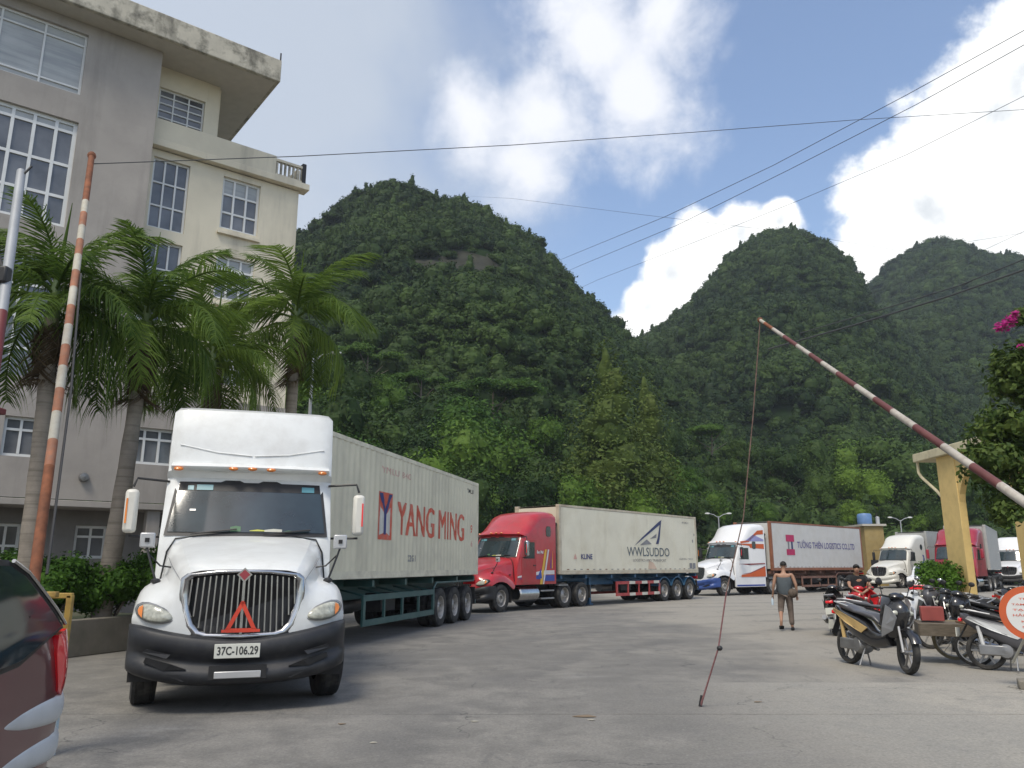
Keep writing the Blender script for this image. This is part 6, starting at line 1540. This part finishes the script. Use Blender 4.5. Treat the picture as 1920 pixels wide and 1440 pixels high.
    # trousers
    sp_ = [tuple(V_['pelvis'] + Vector((0, 0, .10)))]; sr = [(.175, .140)]; se_ = []
    for s in 'LR':
        k = len(sp_); an = V_['an' + s]; kn = V_['kn' + s]; ext = J.get('cuff' + s, .9)
        for p, r_ in ((V_['hip' + s] + Vector((0, 0, -.03)), .108), (V_['hip' + s].lerp(kn, .55), .092), (kn, .078), (kn.lerp(an, ext), .066)): sp_.append(tuple(p)); sr.append(r_)
        se_ += [(0, k), (k, k + 1), (k + 1, k + 2), (k + 2, k + 3)]
    skin('trousers', sp_, se_, sr, trousers, T, 0)
    for s in 'LR':
        a, t_ = V_['an' + s], V_['toe' + s]; hl_ = a + (a - t_) * Vector((.35, .35, 0)) + Vector((0, 0, t_.z - a.z))
        skin('shoe', [tuple(hl_), tuple(hl_.lerp(t_, .5) + Vector((0, 0, .008))), tuple(t_)], [(0, 1), (1, 2)], [.043, .047, .040], shoes, T, 1)
    return T
tee = mat('dark_vest', (.070, .085, .095), .85, var=.15, vscale=8); khk = mat('brown_trousers', (.135, .105, .085), .85, var=.25, vscale=9); blk = mat('black_cloth', (.012, .013, .015), .85, var=.2)
wk = gp(1477, 1182)
walker = person('man in dark sleeveless vest and brown trousers walking away across the yard', (wk.x, wk.y, 0), R(-18), {
    'pelvis': (0, 0, .93), 'chest': (0, .02, 1.28), 'neck': (.0, .03, 1.46), 'head': (.01, .07, 1.60), 'face': 1,
    'shL': (-.20, .02, 1.41), 'elL': (-.265, -.02, 1.13), 'wrL': (-.30, .07, .90), 'shR': (.20, .02, 1.41), 'elR': (.285, -.04, 1.13), 'wrR': (.29, .03, .89),
    'hipL': (-.09, 0, .88), 'knL': (-.13, -.02, .50), 'anL': (-.14, -.36, .27), 'toeL': (-.15, -.33, .10), 'cuffL': .35,
    'hipR': (.09, 0, .88), 'knR': (.11, .06, .48), 'anR': (.12, .02, .09), 'toeR': (.14, .19, .035), 'cuffR': .93}, tee, khk, blk, sleeves=False)
for ch in walker.children:
    if ch.name.startswith('shoe') : pass
hb_ = walker.matrix_basis
bt = MB().lathe([(0, 0), (.03, .0), (.032, .14), (.012, .18), (.012, .20), (0, .20)], 12, 'Z').build('water_bottle', mat('bottle_plastic', (.50, .60, .68), .2), None)
bt.location = Vector((wk.x, wk.y, 0)) + Matrix.Rotation(R(-18), 3, 'Z') @ Vector((-.325, .09, .62)); tag(bt, 'clear plastic bottle held in the left hand of the walking man', 'bottle')
bg = MB().ball((0, 0, 0), (.13, .09, .12), 14, 10).build('waist_bag', mat('bag_brown', (.10, .075, .055), .8, var=.3, vscale=12), None)
bg.location = Vector((wk.x, wk.y, 0)) + Matrix.Rotation(R(-18), 3, 'Z') @ Vector((.19, -.06, .93)); tag(bg, 'brown bag at the right hip of the walking man', 'bag')
sx_, sy_ = 8.62, 20.35
person('man in black t-shirt sitting on a scooter facing the camera', (sx_, sy_, 0), R(-14), {
    'pelvis': (0, 0, .86), 'chest': (0, -.08, 1.20), 'neck': (0, -.10, 1.38), 'head': (0, -.14, 1.52), 'face': -1,
    'shL': (-.19, -.10, 1.33), 'elL': (-.23, -.32, 1.12), 'wrL': (-.10, -.50, 1.02), 'shR': (.19, -.10, 1.33), 'elR': (.26, -.30, 1.10), 'wrR': (.08, -.50, 1.00),
    'hipL': (-.10, -.02, .82), 'knL': (-.20, -.42, .74), 'anL': (-.22, -.38, .30), 'toeL': (-.22, -.52, .25), 'cuffL': .9,
    'hipR': (.10, -.02, .82), 'knR': (.20, -.42, .74), 'anR': (.22, -.38, .30), 'toeR': (.22, -.52, .25), 'cuffR': .9}, blk, blk, khk)
x, y, ya = between((8.42, 19.75), (8.75, 20.95)); bike('red and white scooter under the seated man', x, y, ya, brd, brd, stripe=bwh, seatm=brd, steer=.2, lean=0)
# scraps of litter and a flattened branch on the yard
for i, (u, v, s) in enumerate(((1098, 1345, .16), (890, 1355, .05), (1110, 1352, .05), (1420, 1318, .06), (700, 1395, .04), (640, 1360, .05))):
    p = gp(u, v); a = rnd.uniform(0, 3)
    o = MB().prism([(math.cos(a + q) * s * (1 if k % 2 else .45), math.sin(a + q) * s * .4, .012) for k, q in enumerate([0, .9, 1.7, 2.9, 3.8, 5.0])], (0, 0, .006)).build('litter', (stn, wsp, wsp, stn, wsp, stn)[i], None, smooth=0)
    o.location = (p.x, p.y, 0); tag(o, ('dark flattened scrap in the middle of the yard', 'tiny pale scrap ahead of the white lorry', 'pale scrap beside the dark one', 'scrap near the foot of the rope', 'pale speck at the lower middle of the yard', 'dark speck by the right front tyre')[i], 'litter')
# ------------------------------------------------------------------ air
hz_ = MB().box((50, 270, 94), (760, 700, 202)).build('haze', bpy.data.materials.new('haze'), None, smooth=0)
hm_ = hz_.data.materials[0]; hm_.use_nodes = True; hn = hm_.node_tree.nodes; hn.clear()
pv = hn.new('ShaderNodeVolumePrincipled'); pv.inputs['Density'].default_value = .00028; pv.inputs['Color'].default_value = (.80, .88, 1.0, 1); pv.inputs['Anisotropy'].default_value = .2
ho_ = hn.new('ShaderNodeOutputMaterial'); hm_.node_tree.links.new(pv.outputs[0], ho_.inputs['Volume'])
tag(hz_, kind='stuff')
